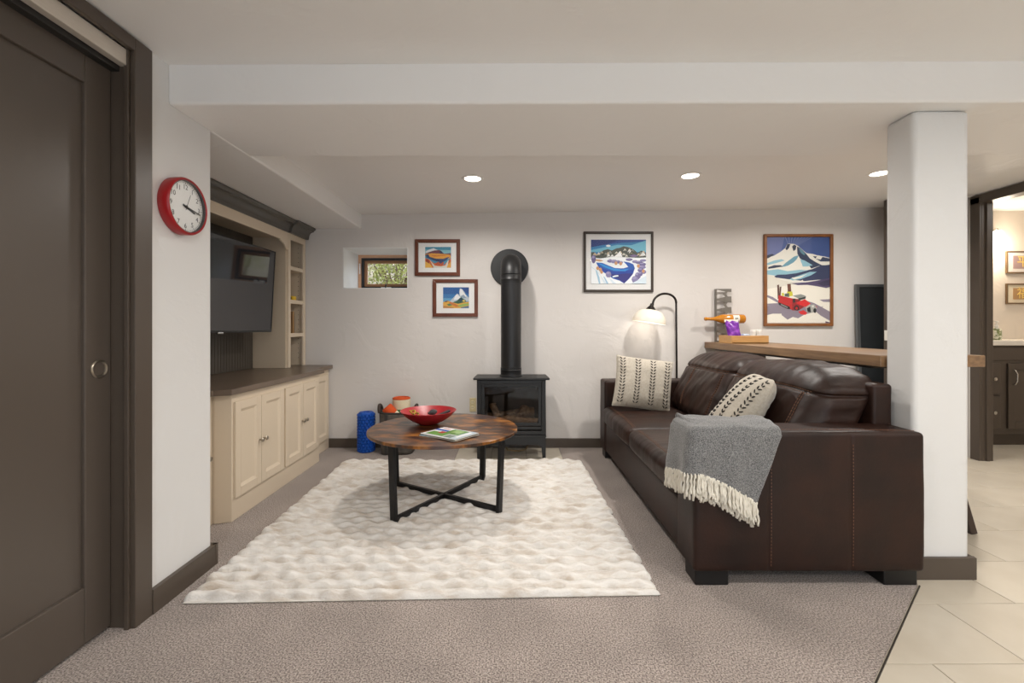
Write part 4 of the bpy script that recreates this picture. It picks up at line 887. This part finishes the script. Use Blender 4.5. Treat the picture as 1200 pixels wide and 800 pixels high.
def throw_pt(u, v):
    s = u * TOT; E, n_ = plan(s); zt = .712
    I = Vector((SXF - .022 + .018 + (1.18 - SXF + .02) * u, 2.235, 0))
    if v < .35:                                # lying on top of the arm
        f_ = v / .35; p = I.lerp(E - n_ * .03, f_); z = zt + .012 * math.sin(PI * f_) - .03 * max(0, 1 - f_ * 4) 
        z += .010 * mnoise.noise(Vector((u * 5, f_ * 3, 2)))
        return Vector((p.x, p.y, z))
    if v < .45:
        t = (v - .35) / .10 * PI / 2
        p = E - n_ * .03 * (1 - math.sin(t)); return Vector((p.x, p.y, zt - .03 + .03 * math.cos(t) + .010 * mnoise.noise(Vector((u * 5, 3, 2))) * math.cos(t)))
    f_ = (v - .45) / .55; z = (zt - .03) + (hem(s) - zt + .03) * f_
    fold = .006 + .014 * f_ * (.5 + .5 * math.sin(u * 19 + .8)) + .006 * mnoise.noise(Vector((u * 7, f_ * 3, 1)))
    p = E + n_ * fold
    p.x -= .115 * f_ * max(0, (s - SEG - ARC) / NEAR) ** 1.5
    p.x -= .012 * f_ * (1 - u)
    return Vector((p.x, p.y, z))
MB().grid(throw_pt, 70, 60).build('cloth', M_throw, th, smooth=180, solid=.008)
fg = MB(); rr = random.Random(11)
for row, (cnt_, dz, back) in enumerate(((74, 0, .0), (46, -.018, -.010))):
    for k in range(cnt_):
        u = (k + .5) / cnt_
        if row == 1: u = .35 + .62 * u
        p = throw_pt(min(1, u), 1.0); s = u * TOT; _, n_ = plan(s); p += n_ * (back + .002) + Vector((0, 0, .006))
        L_ = rr.uniform(.082, .104) + (.02 if row else 0); pts = []; rad = []; ax_ = rr.uniform(-.010, .010); sw = rr.uniform(0, 6); tang = Vector((-n_.y, n_.x, 0))
        for q in range(9):
            f_ = q / 8; w_ = .0022 * math.sin(f_ * 16 + sw)
            pts.append(p + tang * (ax_ * f_ + w_) + n_ * (.003 * math.sin(f_ * 9 + sw) + .004 * f_) - Vector((0, 0, L_ * f_))); rad.append(.0036 + .0016 * f_ * (1 if f_ < .95 else .6) + (.0012 if q % 2 else 0))
        fg.tube(pts, rad, 5)
tag(fg.build('fringe', M_fringe, th, smooth=180), 'cream knotted fringe', kind='stuff')

# ================================================================== FLOOR LAMP
lx, ly = wx(793, 4.235), 4.235
fl = thing('floor_lamp', (lx, ly, 0), 'black arched floor lamp with white glass dome shade behind the sofa', 'floor lamp')
M_lampb = mat('lamp_bronze', '#231d1a', .35, metal=.5)
MB().lathe([(.098, .0), (.098, .010), (.085, .018), (.02, .026), (.014, .05), (0, .05)], (lx, ly, 0), 36).build('base', M_lampb, fl, smooth=40)
zt = 1.37; sx_, sy_, sz_ = wx(763, 4.17), 4.17, wz(363, 4.17)
ap_ = Vector((lx - .005, ly, zt)); tp_ = Vector((wx(765, 4.18), 4.18, wz(358, 4.18)))
MB().tube([(lx, ly, .03), (lx, ly, .8), (lx - .005, ly, zt)], .009, 12).build('pole', M_lampb, fl, smooth=60)
arc = []
for i in range(25):
    t = PI * i / 24; rx_ = (ap_.x - tp_.x) / 2
    arc.append((tp_.x + rx_ + rx_ * math.cos(t), ap_.y + (tp_.y - ap_.y) * i / 24, zt + .098 * math.sin(t) - .02 * (i / 24)))
arc.append((tp_.x - .006, tp_.y, tp_.z))
MB().tube(arc, .0105, 12).build('gooseneck', M_lampb, fl, smooth=60)
tilt = Matrix.Rotation(math.radians(9), 4, 'Y')
def tl(mb, c): 
    mb.v = [tuple((tilt @ Vector(p)) + Vector(c)) for p in mb.v]; return mb
hc = (tp_.x - .012, tp_.y, tp_.z)
tl(MB().lathe([(.012, .02), (.016, .0), (.040, -.026), (.046, -.038), (.044, -.040), (0, -.038)], (0, 0, 0), 28), hc).build('socket_cap', M_lampb, fl, smooth=40)
M_shade, nt, b = new_mat('opal_glass'); b.inputs['Base Color'].default_value = lin('#f4efe6'); b.inputs['Roughness'].default_value = .25; b.inputs['Transmission Weight'].default_value = .0; b.inputs['Subsurface Weight'].default_value = .0
tr = N(nt, 'ShaderNodeBsdfTranslucent'); tr.inputs['Color'].default_value = lin('#f6efe2'); mx = N(nt, 'ShaderNodeMixShader'); mx.inputs[0].default_value = .30
nt.links.new(b.outputs[0], mx.inputs[1]); nt.links.new(tr.outputs[0], mx.inputs[2]); nt.links.new(mx.outputs[0], nt.nodes['Material Output'].inputs['Surface'])
RS = .150; pf = [(.044 + (RS - .044) * math.sin(t), -.038 - .118 * (1 - math.cos(t))) for t in [PI / 2 * i / 12 for i in range(13)]]
pf2 = [(r_ - .003, z - .001) for r_, z in pf[::-1]]
tl(MB().lathe(pf + pf2, (0, 0, 0), 40), hc).build('lamp_shade', M_shade, fl, smooth=50)
bc_ = tilt @ Vector((0, 0, -.105)) + Vector(hc)
MB().lathe([(0, -.033), (.018, -.027), (.030, -.008), (.030, .008), (.018, .028), (.013, .045), (0, .05)], tuple(bc_), 20).build('bulb', emit('bulb_glow', '#fff6ea', 3.5), fl, smooth=60)
pl_ = bpy.data.lights.new('lamp_light', 'POINT'); pl_.energy = 1.25; pl_.color = (1, .92, .82); pl_.shadow_soft_size = .032
po = bpy.data.objects.new('lamp_light', pl_); COL.objects.link(po); po.parent = fl; po.location = Vector((bc_.x, bc_.y, bc_.z - .036)) - Vector((lx, ly, 0))

# ================================================================== BAR AND WHAT STANDS ON IT
BZ = 1.008
br = thing('bar_counter', (2.1, 3.3, 0), 'thick walnut-toned wooden bar slab running from the back wall behind the sofa', 'bar counter')
M_slab = mat('slab_wood', '#765a40', .4, col2='#8f7050', nscale=9, ndetail=5, stretch=(4, .5, 6), bump=.05)
MB().box(1.838, 2.365, 2.272, YB - .002, BZ - .058, BZ).build('slab', M_slab, br, bevel=.004)
for yy in (2.42, 3.9): MB().box(2.06, 2.16, yy - .03, yy + .03, -.004, BZ - .058).build('support_post', M_brown, br, bevel=.004)
MB().box(1.90, 2.32, 2.40, 4.25, BZ - .075, BZ - .058).build('support_rail', M_brown, br)

# wooden box
bxX, bxY = 1.885, 3.93
wb = thing('wooden_box', (2.06, 3.98, BZ), 'open light wood box holding snacks on the bar', 'box')
M_box = mat('light_wood', '#b98a52', .5, col2='#c99c63', nscale=10, stretch=(1, 6, 14))
wbx0, wbx1, wby0, wby1, wbh = wx(858, 3.86), wx(901, 3.86), 3.86, 4.10, .068
MB().box(wbx0, wbx1, wby0, wby0 + .012, BZ + .001, BZ + wbh).build('long_side', M_box, wb, bevel=.002)
MB().box(wbx0, wbx1, wby1 - .012, wby1, BZ + .001, BZ + wbh).build('long_side', M_box, wb, bevel=.002)
MB().box(wbx0 - .004, wbx0 + .010, wby0 + .001, wby1, BZ + .001, BZ + wbh).build('end', M_box, wb, bevel=.002)
MB().box(wbx1 - .012, wbx1, wby0 + .012, wby1 - .012, BZ + .001, BZ + wbh).build('end', M_box, wb, bevel=.002)
MB().box(wbx0, wbx1, wby0, wby1, BZ + .001, BZ + .010).build('bottom', M_box, wb)
# purple bag
pbX = wx(861, 3.95)
bagm = MB()
def bag(s_):
    def f_(u, v):
        U, V = u * 2 - 1, v
        bul = (max(0, 1 - U * U) * max(0, 1 - (2 * V - 1) ** 2)) ** .5
        x = U * .062 * (1 - .10 * math.sin(PI * V)) + .010 * (V - .5) * -2
        return (pbX + x, 3.955 + .035 * V + s_ * (.022 * bul + .003 * math.sin(U * 9 + V * 14)), BZ + .012 + .185 * V + .004 * math.sin(U * 6) * V)
    return f_
bgm = thing('snack_bag', (pbX, 3.96, BZ + .012), 'purple crinkled snack bag standing in the light wood box', 'bag')
bagm.grid(bag(1), 18, 18).grid(bag(-1), 18, 18)
bagm.build('pouch', mat('purple_foil', '#6a1f92', .28, col2='#9a4fbd', nscale=26, contrast=(.5, .62), bump=.3, bscale=50), bgm, smooth=180)
MB().grid(lambda u, v: (pbX - .012 + (u - .5) * .120, 3.989 - .003 + .004 * v, BZ + .185 + .022 * v), 8, 3).build('header_strip', mat('bag_cream', '#e8dfc9', .5), bgm, solid=.003)
tg = MB().box(pbX + .066, pbX + .125, 3.93, 3.98, BZ + .012, BZ + .082).build('napkin_pack', mat('pale_blue', '#a9c2df', .5, col2='#dce6f1', nscale=30), bevel=.006)
tag(tg, 'pale blue paper pack standing between bag and white pots in the box', 'packet')
for i, u in enumerate((882.5, 889)):
    cx = wx(u, 3.92)
    jar = thing('spice_pot', (cx, 3.92, BZ + .012), 'small white lidded pot ' + ['next to the pale blue pack', 'farther from the purple bag'][i] + ' in the wood box', 'pot', 'white pots in the wooden box')
    MB().lathe([(.020, BZ + .012), (.022, BZ + .016), (.022, BZ + .090), (.018, BZ + .094), (0, BZ + .094)], (cx, 3.92, 0), 20).build('pot_body', mat('pot_white', '#eceae4', .4), jar, smooth=40)
    MB().lathe([(.024, BZ + .094), (.024, BZ + .116), (.022, BZ + .118), (0, BZ + .118)], (cx, 3.92, 0), 20).build('lid', MATS['pot_white'], jar, smooth=40)
# wall wine rack and its bottle
rkx0, rkx1, rkz0, rkz1 = wx(841, 4.28), wx(859, 4.28), BZ + .001, wz(338, 4.28)
rk = thing('wine_rack', ((rkx0 + rkx1) / 2, YB - .002, rkz0), 'scalloped metal wine rack fixed to the wall above the bar', 'wine rack')
M_rack = mat('rack_steel', '#8f8a83', .32, metal=.9)
cxr = (rkx0 + rkx1) / 2; hw_ = (rkx1 - rkx0) / 2; nlev = 5; lv = (rkz1 - rkz0) / nlev
MB().box(rkx0, rkx0 + .006, YB - .036, YB - .003, rkz0, rkz1).box(rkx0, rkx0 + .022, YB - .006, YB - .003, rkz0, rkz1).build('side_flange', M_rack, rk, bevel=.001)
for k in range(nlev + 1):
    z = rkz0 + lv * k; hh = .030
    pts = [(rkx0 + .004, z - .010)] + [(rkx0 + .02 + (2 * hw_ - .02) * i / 10, z - hh * (.35 + .65 * math.sin(PI / 2 * i / 10)) ) for i in range(11)]
    top_ = [(rkx1 - (2 * hw_ - .02) * i / 10, min(rkz1, z + hh * (.35 + .65 * math.sin(PI / 2 * (1 - i / 10))))) for i in range(11)] + [(rkx0 + .004, min(rkz1, z + .010))]
    pts = [(a, max(rkz0, b_)) for a, b_ in pts]
    MB().prism(pts + top_, 'y', YB - .040, YB - .036).build('cradle_web', M_rack, rk)
rp = []
for i in range(61):
    f_ = i / 60; z = rkz0 + (rkz1 - rkz0) * f_; rp.append((rkx1 - .030 + .018 * math.cos(2 * PI * f_ * nlev) , z))
rp2 = [(x - .026 + .0 * 1, z) for x, z in rp[::-1]]
MB().prism(rp + rp2, 'y', YB - .039, YB - .0355).build('wavy_rail', M_rack, rk)
for k in (): MB().lathe([(.036, YB - .112), (.038, YB - .112), (.038, YB - .004), (.036, YB - .004)], (cxr + .004, 0, rkz0 + lv * (k + .5)), 24, 'y', ring=True).build('cradle_ring', M_rack, rk, smooth=40) if k != 2 else None
by, bz = YB - .088, wz(373.5, YB - .09)
bx0, bx1 = wx(825.5, by), wx(872, by)
bt = thing('wine_bottle', ((bx0 + bx1) / 2, by, bz - .042), 'amber orange wine bottle lying on its side in the wall rack', 'bottle')
LB = bx1 - bx0; rB = .042
MB().lathe([(0, bx0), (.014, bx0), (.0165, bx0 + .004), (.0165, bx0 + .022), (.0145, bx0 + .026), (.0155, bx0 + .08), (.024, bx0 + .115), (.036, bx0 + .145), (rB - .001, bx0 + .165), (rB, bx0 + .185), (rB, bx1 - .008), (rB - .006, bx1), (rB - .014, bx1 - .002), (0, bx1 - .014)], (0, by, bz), 36, 'x').build('bottle_glass', mat('amber_glass', '#c47e1f', .14, spec=.7), bt, smooth=45)
ang0 = [PI * (.95 + .55 * i / 14) for i in range(15)]
mb = MB(); mb.grid(lambda u, v: (bx1 - .118 + .058 * u, by + (rB + .0006) * math.cos(PI * (.70 + .62 * v)), bz - (rB + .0006) * math.sin(PI * (.70 + .62 * v)) * -1 if False else bz + (rB + .0006) * math.sin(PI * (.70 + .62 * v))), 3, 16)
lb = mb.build('bottle_label', mat('label_white', '#e6e2d6', .6), bt, smooth=60)
MB().box(bx1 - .10, bx1 - .092, by - rB - .0016, by - rB - .0006, bz - .010, bz + .012).box(bx1 - .086, bx1 - .078, by - rB - .0016, by - rB - .0006, bz - .002, bz + .010).build('label_print', M_num, lb)
MB().box(bx0 + .20, bx0 + .212, by - .02, YB - .036, bz - .052, bz - .0425).build('cradle_hook', M_rack, rk)

# tall dark panel leaning at the back
mp0, mp1, mzt = wx(1010, 4.22), 3.80, wz(332, 4.22)
mr_ = thing('leaning_mirror', (3.5, 4.25, 0), 'tall black-framed dark mirror leaning on the back wall beyond the bar', 'mirror')
def lean(mb):
    mb.v = [(x - .03 * (1 - z / mzt), y - .10 * (1 - z / mzt) + .0, z) for x, y, z in mb.v]; return mb
M_mf = mat('mirror_frame', '#6d7072', .3, metal=.6)
lean(frame(MB(), mp0 + .01, mp1, -.004, mzt, .026, 4.300, 4.328)).build('mirror_frame', M_mf, mr_, bevel=.003)
lean(MB().box(mp0 + .03, mp1 - .02, 4.312, 4.326, .02, mzt - .022)).build('mirror_glass', mat('dark_glass', '#2b2e30', .12, spec=.8), mr_)
MB().box(3.341, 3.350, 4.03, 4.085, 1.03, 1.12).build('light_switch', mat('switch_white', '#e8e4da', .4), None, bevel=.002)
tag(bpy.data.objects['light_switch'], 'small white light switch on the brown corner trim', 'switch')

# stool tucked behind the pillar
so = thing('bar_stool', (2.32, 2.75, 0), 'dark wooden bar stool with splayed legs standing behind the pillar', 'stool')
M_stl = mat('stool_wood', '#3a2a20', .45)
MB().lathe([(0, .70), (.150, .70), (.165, .708), (.165, .735), (.150, .745), (0, .74)], (2.36, 2.74, 0), 32).build('seat', M_stl, so, smooth=40)
for (fx_, fy_) in ((2.572, 2.545), (2.16, 2.545), (2.16, 2.94), (2.56, 2.94)):
    tx, ty_ = 2.36 + (fx_ - 2.36) * .45, 2.74 + (fy_ - 2.74) * .45
    MB().bar((fx_, fy_, -.004), (tx, ty_, .705), .036, .036, (0, 1, 0)).build('leg', M_stl, so, bevel=.004)
for (a, b_) in (((2.51, 2.60), (2.21, 2.60)), ((2.51, 2.89), (2.21, 2.89))): MB().bar((a[0], a[1], .22), (b_[0], b_[1], .22), .022, .022).build('stretcher', M_stl, so)

# ================================================================== BATHROOM
vy = 4.40; vx0, vx1, vz = 4.20, 5.95, 1.0
va = thing('bathroom_vanity', (5.0, 4.65, 0), 'dark brown bathroom vanity with drawers and a panelled door', 'vanity')
MB().box(vx0, vx1, vy, 4.975, .115, vz - .03).box(vx0 + .02, vx1, vy + .06, 4.975, -.004, .115).build('carcass', M_brown, va, bevel=.003)
for (z0, z1) in ((.50, .80), (.17, .485)):
    dr = MB().box(4.36, 4.705, vy - .018, vy, z0, z1).build('drawer', M_brown, va, bevel=.004)
    kz = (z0 + z1) / 2; kx_ = 4.63
    MB().lathe([(.006, vy - .018), (.006, vy - .03), (.016, vy - .036), (.017, vy - .044), (0, vy - .048)], (kx_, 0, kz), 14, 'y').build('knob', M_chrome, dr, smooth=40)
dv_ = MB(); frame(dv_, 4.78, 5.30, .17, .80, .065, vy - .018, vy); dv_ = dv_.build('door', M_brown, va, bevel=.004)
MB().box(4.84, 5.24, vy - .009, vy, .23, .74).build('door_panel', M_brown, dv_, bevel=.002)
MB().tube([(4.825, vy - .018, .735), (4.825, vy - .040, .73), (4.835, vy - .046, .70), (4.835, vy - .046, .63), (4.825, vy - .040, .60), (4.825, vy - .018, .595)], .007, 8).build('pull', M_chrome, dv_, smooth=60)
MB().box(4.36, 5.95, vy - .010, vy, .83, .955).build('apron', M_brown, va, bevel=.003)
tag(MB().box(vx0 - .0, vx1, vy - .03, 4.978, vz - .029, vz + .02).build('vanity_counter', mat('counter_stone', '#e9e2d6', .25), bevel=.006), 'pale stone counter on the brown bathroom vanity', 'countertop')
sx0 = wx(1167.5, 4.62)
sb = thing('soap_dispenser', (sx0, 4.62, vz + .02), 'patterned soap dispenser with white pump on the vanity counter', 'soap dispenser')
MB().lathe([(.0, vz + .021), (.038, vz + .021), (.040, vz + .03), (.040, vz + .12), (.034, vz + .132), (.014, vz + .138), (0, vz + .138)], (sx0, 4.62, 0), 24).build('bottle_body', mat('soap_green', '#7f8a5a', .3, col2='#e3e2d2', nscale=45, contrast=(.45, .55)), sb, smooth=40)
MB().lathe([(.014, vz + .138), (.018, vz + .15), (.018, vz + .165), (.007, vz + .168), (.007, vz + .195), (.018, vz + .198), (.018, vz + .21), (0, vz + .212)], (sx0, 4.62, 0), 18).build('pump', MATS['pot_white'], sb, smooth=40)
ky_ = 4.978
for (v0, v1, ch, bg, pc, lab) in ((294, 320, '平', '#d9d4cf', '#a58c8c', 'small framed gold character on a mauve panel, upper on the bathroom wall'), (332, 356, '福', '#d8cdb6', '#b08a60', 'small framed gold character on an ochre panel, lower on the bathroom wall')):
    Y = ky_ - .02; x0, x1, z0, z1 = wx(1180, Y), wx(1180, Y) + .36, wz(v1, Y), wz(v0, Y); x0 = wx(1180, Y)
    t = thing('framed_character', ((x0 + x1) / 2, ky_ - .001, z0), lab, 'picture', 'framed characters on the bathroom wall')
    f_ = .014
    for (a0_, a1_, b0_, b1_) in ((x0, x0 + f_, z0, z1), (x1 - f_, x1, z0, z1), (x0 + f_, x1 - f_, z0, z0 + f_), (x0 + f_, x1 - f_, z1 - f_, z1)):
        MB().box(a0_, a1_, Y, ky_ - .001, b0_, b1_).build('frame_rail', mat('bronze_frame', '#7a6248', .35, metal=.4), t, bevel=.002)
    MB().box(x0 + f_, x1 - f_, Y + .008, ky_ - .002, z0 + f_, z1 - f_).build('mount', mat('mt' + bg[1:], bg, .7), t)
    MB().box(x0 + .075, x1 - .075, Y + .006, Y + .008, z0 + .05, z1 - .05).build('panel', mat('pn' + pc[1:], pc, .6, col2=pc, nscale=30), t)
    Mx = Matrix(((1, 0, 0, 0), (0, 0, -1, 0), (0, 1, 0, 0), (0, 0, 0, 1)))
    o = text_obj(ch, .135, mat('gold_ink', '#f0cf74', .5), t, Matrix.Translation((0, -(ky_ - .001) + Y + .0045, (z1 - z0) / 2)) @ Mx, 'lettering', .001)
sk = thing('wall_sconce', (wx(1166, 4.9), 4.975, wz(290, 4.9)), 'frosted glass sconce glowing on the bathroom wall', 'sconce')
sxx, szz = wx(1169, 4.88), wz(276, 4.88)
MB().lathe([(0, .055), (.03, .052), (.048, .03), (.050, -.06), (.046, -.06)], (sxx, 4.88, szz), 24).build('lamp_shade', emit('sconce_glass', '#fff0d8', 5.), sk, smooth=50)
MB().box(sxx - .06, sxx + .06, 4.93, 4.978, szz + .02, szz + .06).tube([(sxx, 4.95, szz + .05), (sxx, 4.88, szz + .075), (sxx, 4.88, szz + .05)], .008, 8).build('wall_bracket', M_chrome, sk)
sl = bpy.data.lights.new('sconce_light', 'POINT'); sl.energy = 14; sl.color = (1, .86, .68); sl.shadow_soft_size = .06
so_ = bpy.data.objects.new('sconce_light', sl); COL.objects.link(so_); so_.parent = sk; so_.location = Vector((sxx, 4.84, szz - .09)) - sk.location

# ================================================================== RECESSED LIGHTS, SEEN AND ADDED
def can(x, y, z, watts, label, group):
    t = thing('recessed_light', (x, y, z), label, 'ceiling light', group)
    MB().lathe([(.078, .001), (.080, -.002), (.076, -.006), (.062, -.007), (.058, -.003), (.058, .001)], (0, 0, 0), 40, ring=True).build('trim_ring', mat('ring_white', '#f1efec', .4), t, local=True, smooth=40)
    MB().lathe([(.058, -.001), (.058, -.004), (0, -.004)], (0, 0, 0), 32).build('lens', M_lens, t, local=True)
    L_ = bpy.data.lights.new('can_light', 'AREA'); L_.shape = 'DISK'; L_.size = .11; L_.energy = watts; L_.color = LAMP_COL; L_.spread = math.radians(165)
    o = bpy.data.objects.new('can_light', L_); COL.objects.link(o); o.parent = t; o.location = (0, 0, -.009)
    return t
can(wx(554, 3.34), 3.34, zc(-.29), CAN_W, 'round recessed ceiling light above the coffee table', 'recessed lights beyond the beam')
can(wx(809, 3.34), 3.34, zc(1.31), CAN_W, 'round recessed ceiling light above the sofa', 'recessed lights beyond the beam')
can(wx(1031, 3.34), 3.34, zc(2.69), CAN_W, 'round recessed ceiling light above the bar, beside the pillar', 'recessed lights beyond the beam')
can(5.0, 3.3, 2.42, 12.0, 'unseen recessed light added to brighten the bathroom vanity', 'added fill lights in the bathroom')  # invented fixture out of view, added as fill for the vanity
for y, w1_ in ((.75, 'nearer the beam'), (-1.2, 'nearer the added patio door')):  # invented lights out of view, added to fill the near side
    for x, w2_ in ((-.2, 'over the carpet'), (1.4, 'over the middle of the floor'), (3.0, 'over the tiles')):
        can(x, y, zcf(x), CAN_F, 'added unseen recessed light ' + w2_ + ', ' + w1_, 'added fill lights on the near side of the beam')

# ================================================================== OUTSIDE THE SMALL WINDOW
gm = MB(); gm.grid(lambda u, v: (-8 + 12 * u, 4.95 + 9 * v, 1.30 + .6 * v + 2.2 * max(0, v - .45) + .10 * mnoise.noise(Vector((u * 9, v * 9, 0)))), 40, 40)
struct('ground_outside', gm, mat('dry_ground', '#8a7d6b', .95, col2='#a69a80', nscale=4, bump=.5), smooth=180)
struct('wall_outside', MB().box(-9, -2.42, 4.79, 4.9, -.5, 3.4).box(-2.42, 4.2, 4.79, 4.80, 2.5, 3.4), M_wall)
M_leafs = [mat('leaf_yellow', '#8e9a4a', .7, col2='#a09a5c', nscale=9), mat('leaf_olive', '#5e6a44', .7, col2='#7f7a5a', nscale=9), mat('leaf_grey', '#7a7462', .8, col2='#5e5848', nscale=9)]
def shrub(x, y, z, r, h, m, label, seed):
    rr = random.Random(seed); t = thing('shrub', (x, y, z), label, 'shrub', 'shrubs outside the small window')
    lf = MB(); tw = MB()
    for k in range(9):
        a = rr.uniform(0, 2 * PI); e_ = Vector((math.cos(a) * r * .6, math.sin(a) * r * .6, h * rr.uniform(.6, 1)))
        tw.tube([(0, 0, 0), tuple(e_ * .5 + Vector((0, 0, .1))), tuple(e_)], [.02, .012, .004], 5)
    for k in range(2600):
        d_ = Vector((rr.gauss(0, 1), rr.gauss(0, 1), rr.gauss(0, 1))).normalized(); q = rr.uniform(.5, 1) * (.8 + .35 * mnoise.noise(d_ * 2.5 + Vector((seed, 0, 0))))
        p = Vector((d_.x * r * q, d_.y * r * q, h * .55 + d_.z * h * .5 * q)); s_ = rr.uniform(.025, .06)
        a = Vector((rr.gauss(0, 1), rr.gauss(0, 1), rr.gauss(0, 1))).normalized(); b_ = a.orthogonal().normalized()
        lf.add([p, p + a * s_ * .5 + b_ * s_ * .25, p + a * s_, p + a * s_ * .5 - b_ * s_ * .25], [(0, 1, 2, 3)])
    tw.build('stem', mat('bark', '#6b5546', .9), t, local=True); tag(lf.build('foliage', m, t, local=True), kind='stuff')
for i, (x, y, z, r, h, m) in enumerate(((-3.0, 7.4, 1.35, .75, 1.5, 0), (-1.75, 6.9, 1.35, .62, 1.15, 0), (-2.5, 9.4, 1.6, .95, 2.2, 2), (-4.2, 10.6, 1.9, 1.1, 2.5, 1), (-.5, 9.4, 1.6, .95, 2.1, 1), (-.9, 7.3, 1.4, .6, 1.2, 0), (-5.6, 8.2, 1.5, 1.1, 2.2, 2), (.75, 7.7, 1.4, .75, 1.7, 0), (1.9, 9.2, 1.6, 1.0, 2.4, 1))):
    shrub(x, y, z, r, h, M_leafs[m], ['large yellow-green shrub outside the small window', 'low yellow-green shrub closest to the small window', 'dry grey-green shrub on the bank behind the yellow-green ones', 'tallest olive green shrub high on the bank', 'olive green shrub on the bank behind the small yellow-green ones', 'smallest yellow-green shrub outside the window', 'dry grey-green shrub standing apart beside the house wall', 'round yellow-green shrub outside, mirrored in the television', 'wide olive green shrub standing apart on the bank'][i], 100 + i)
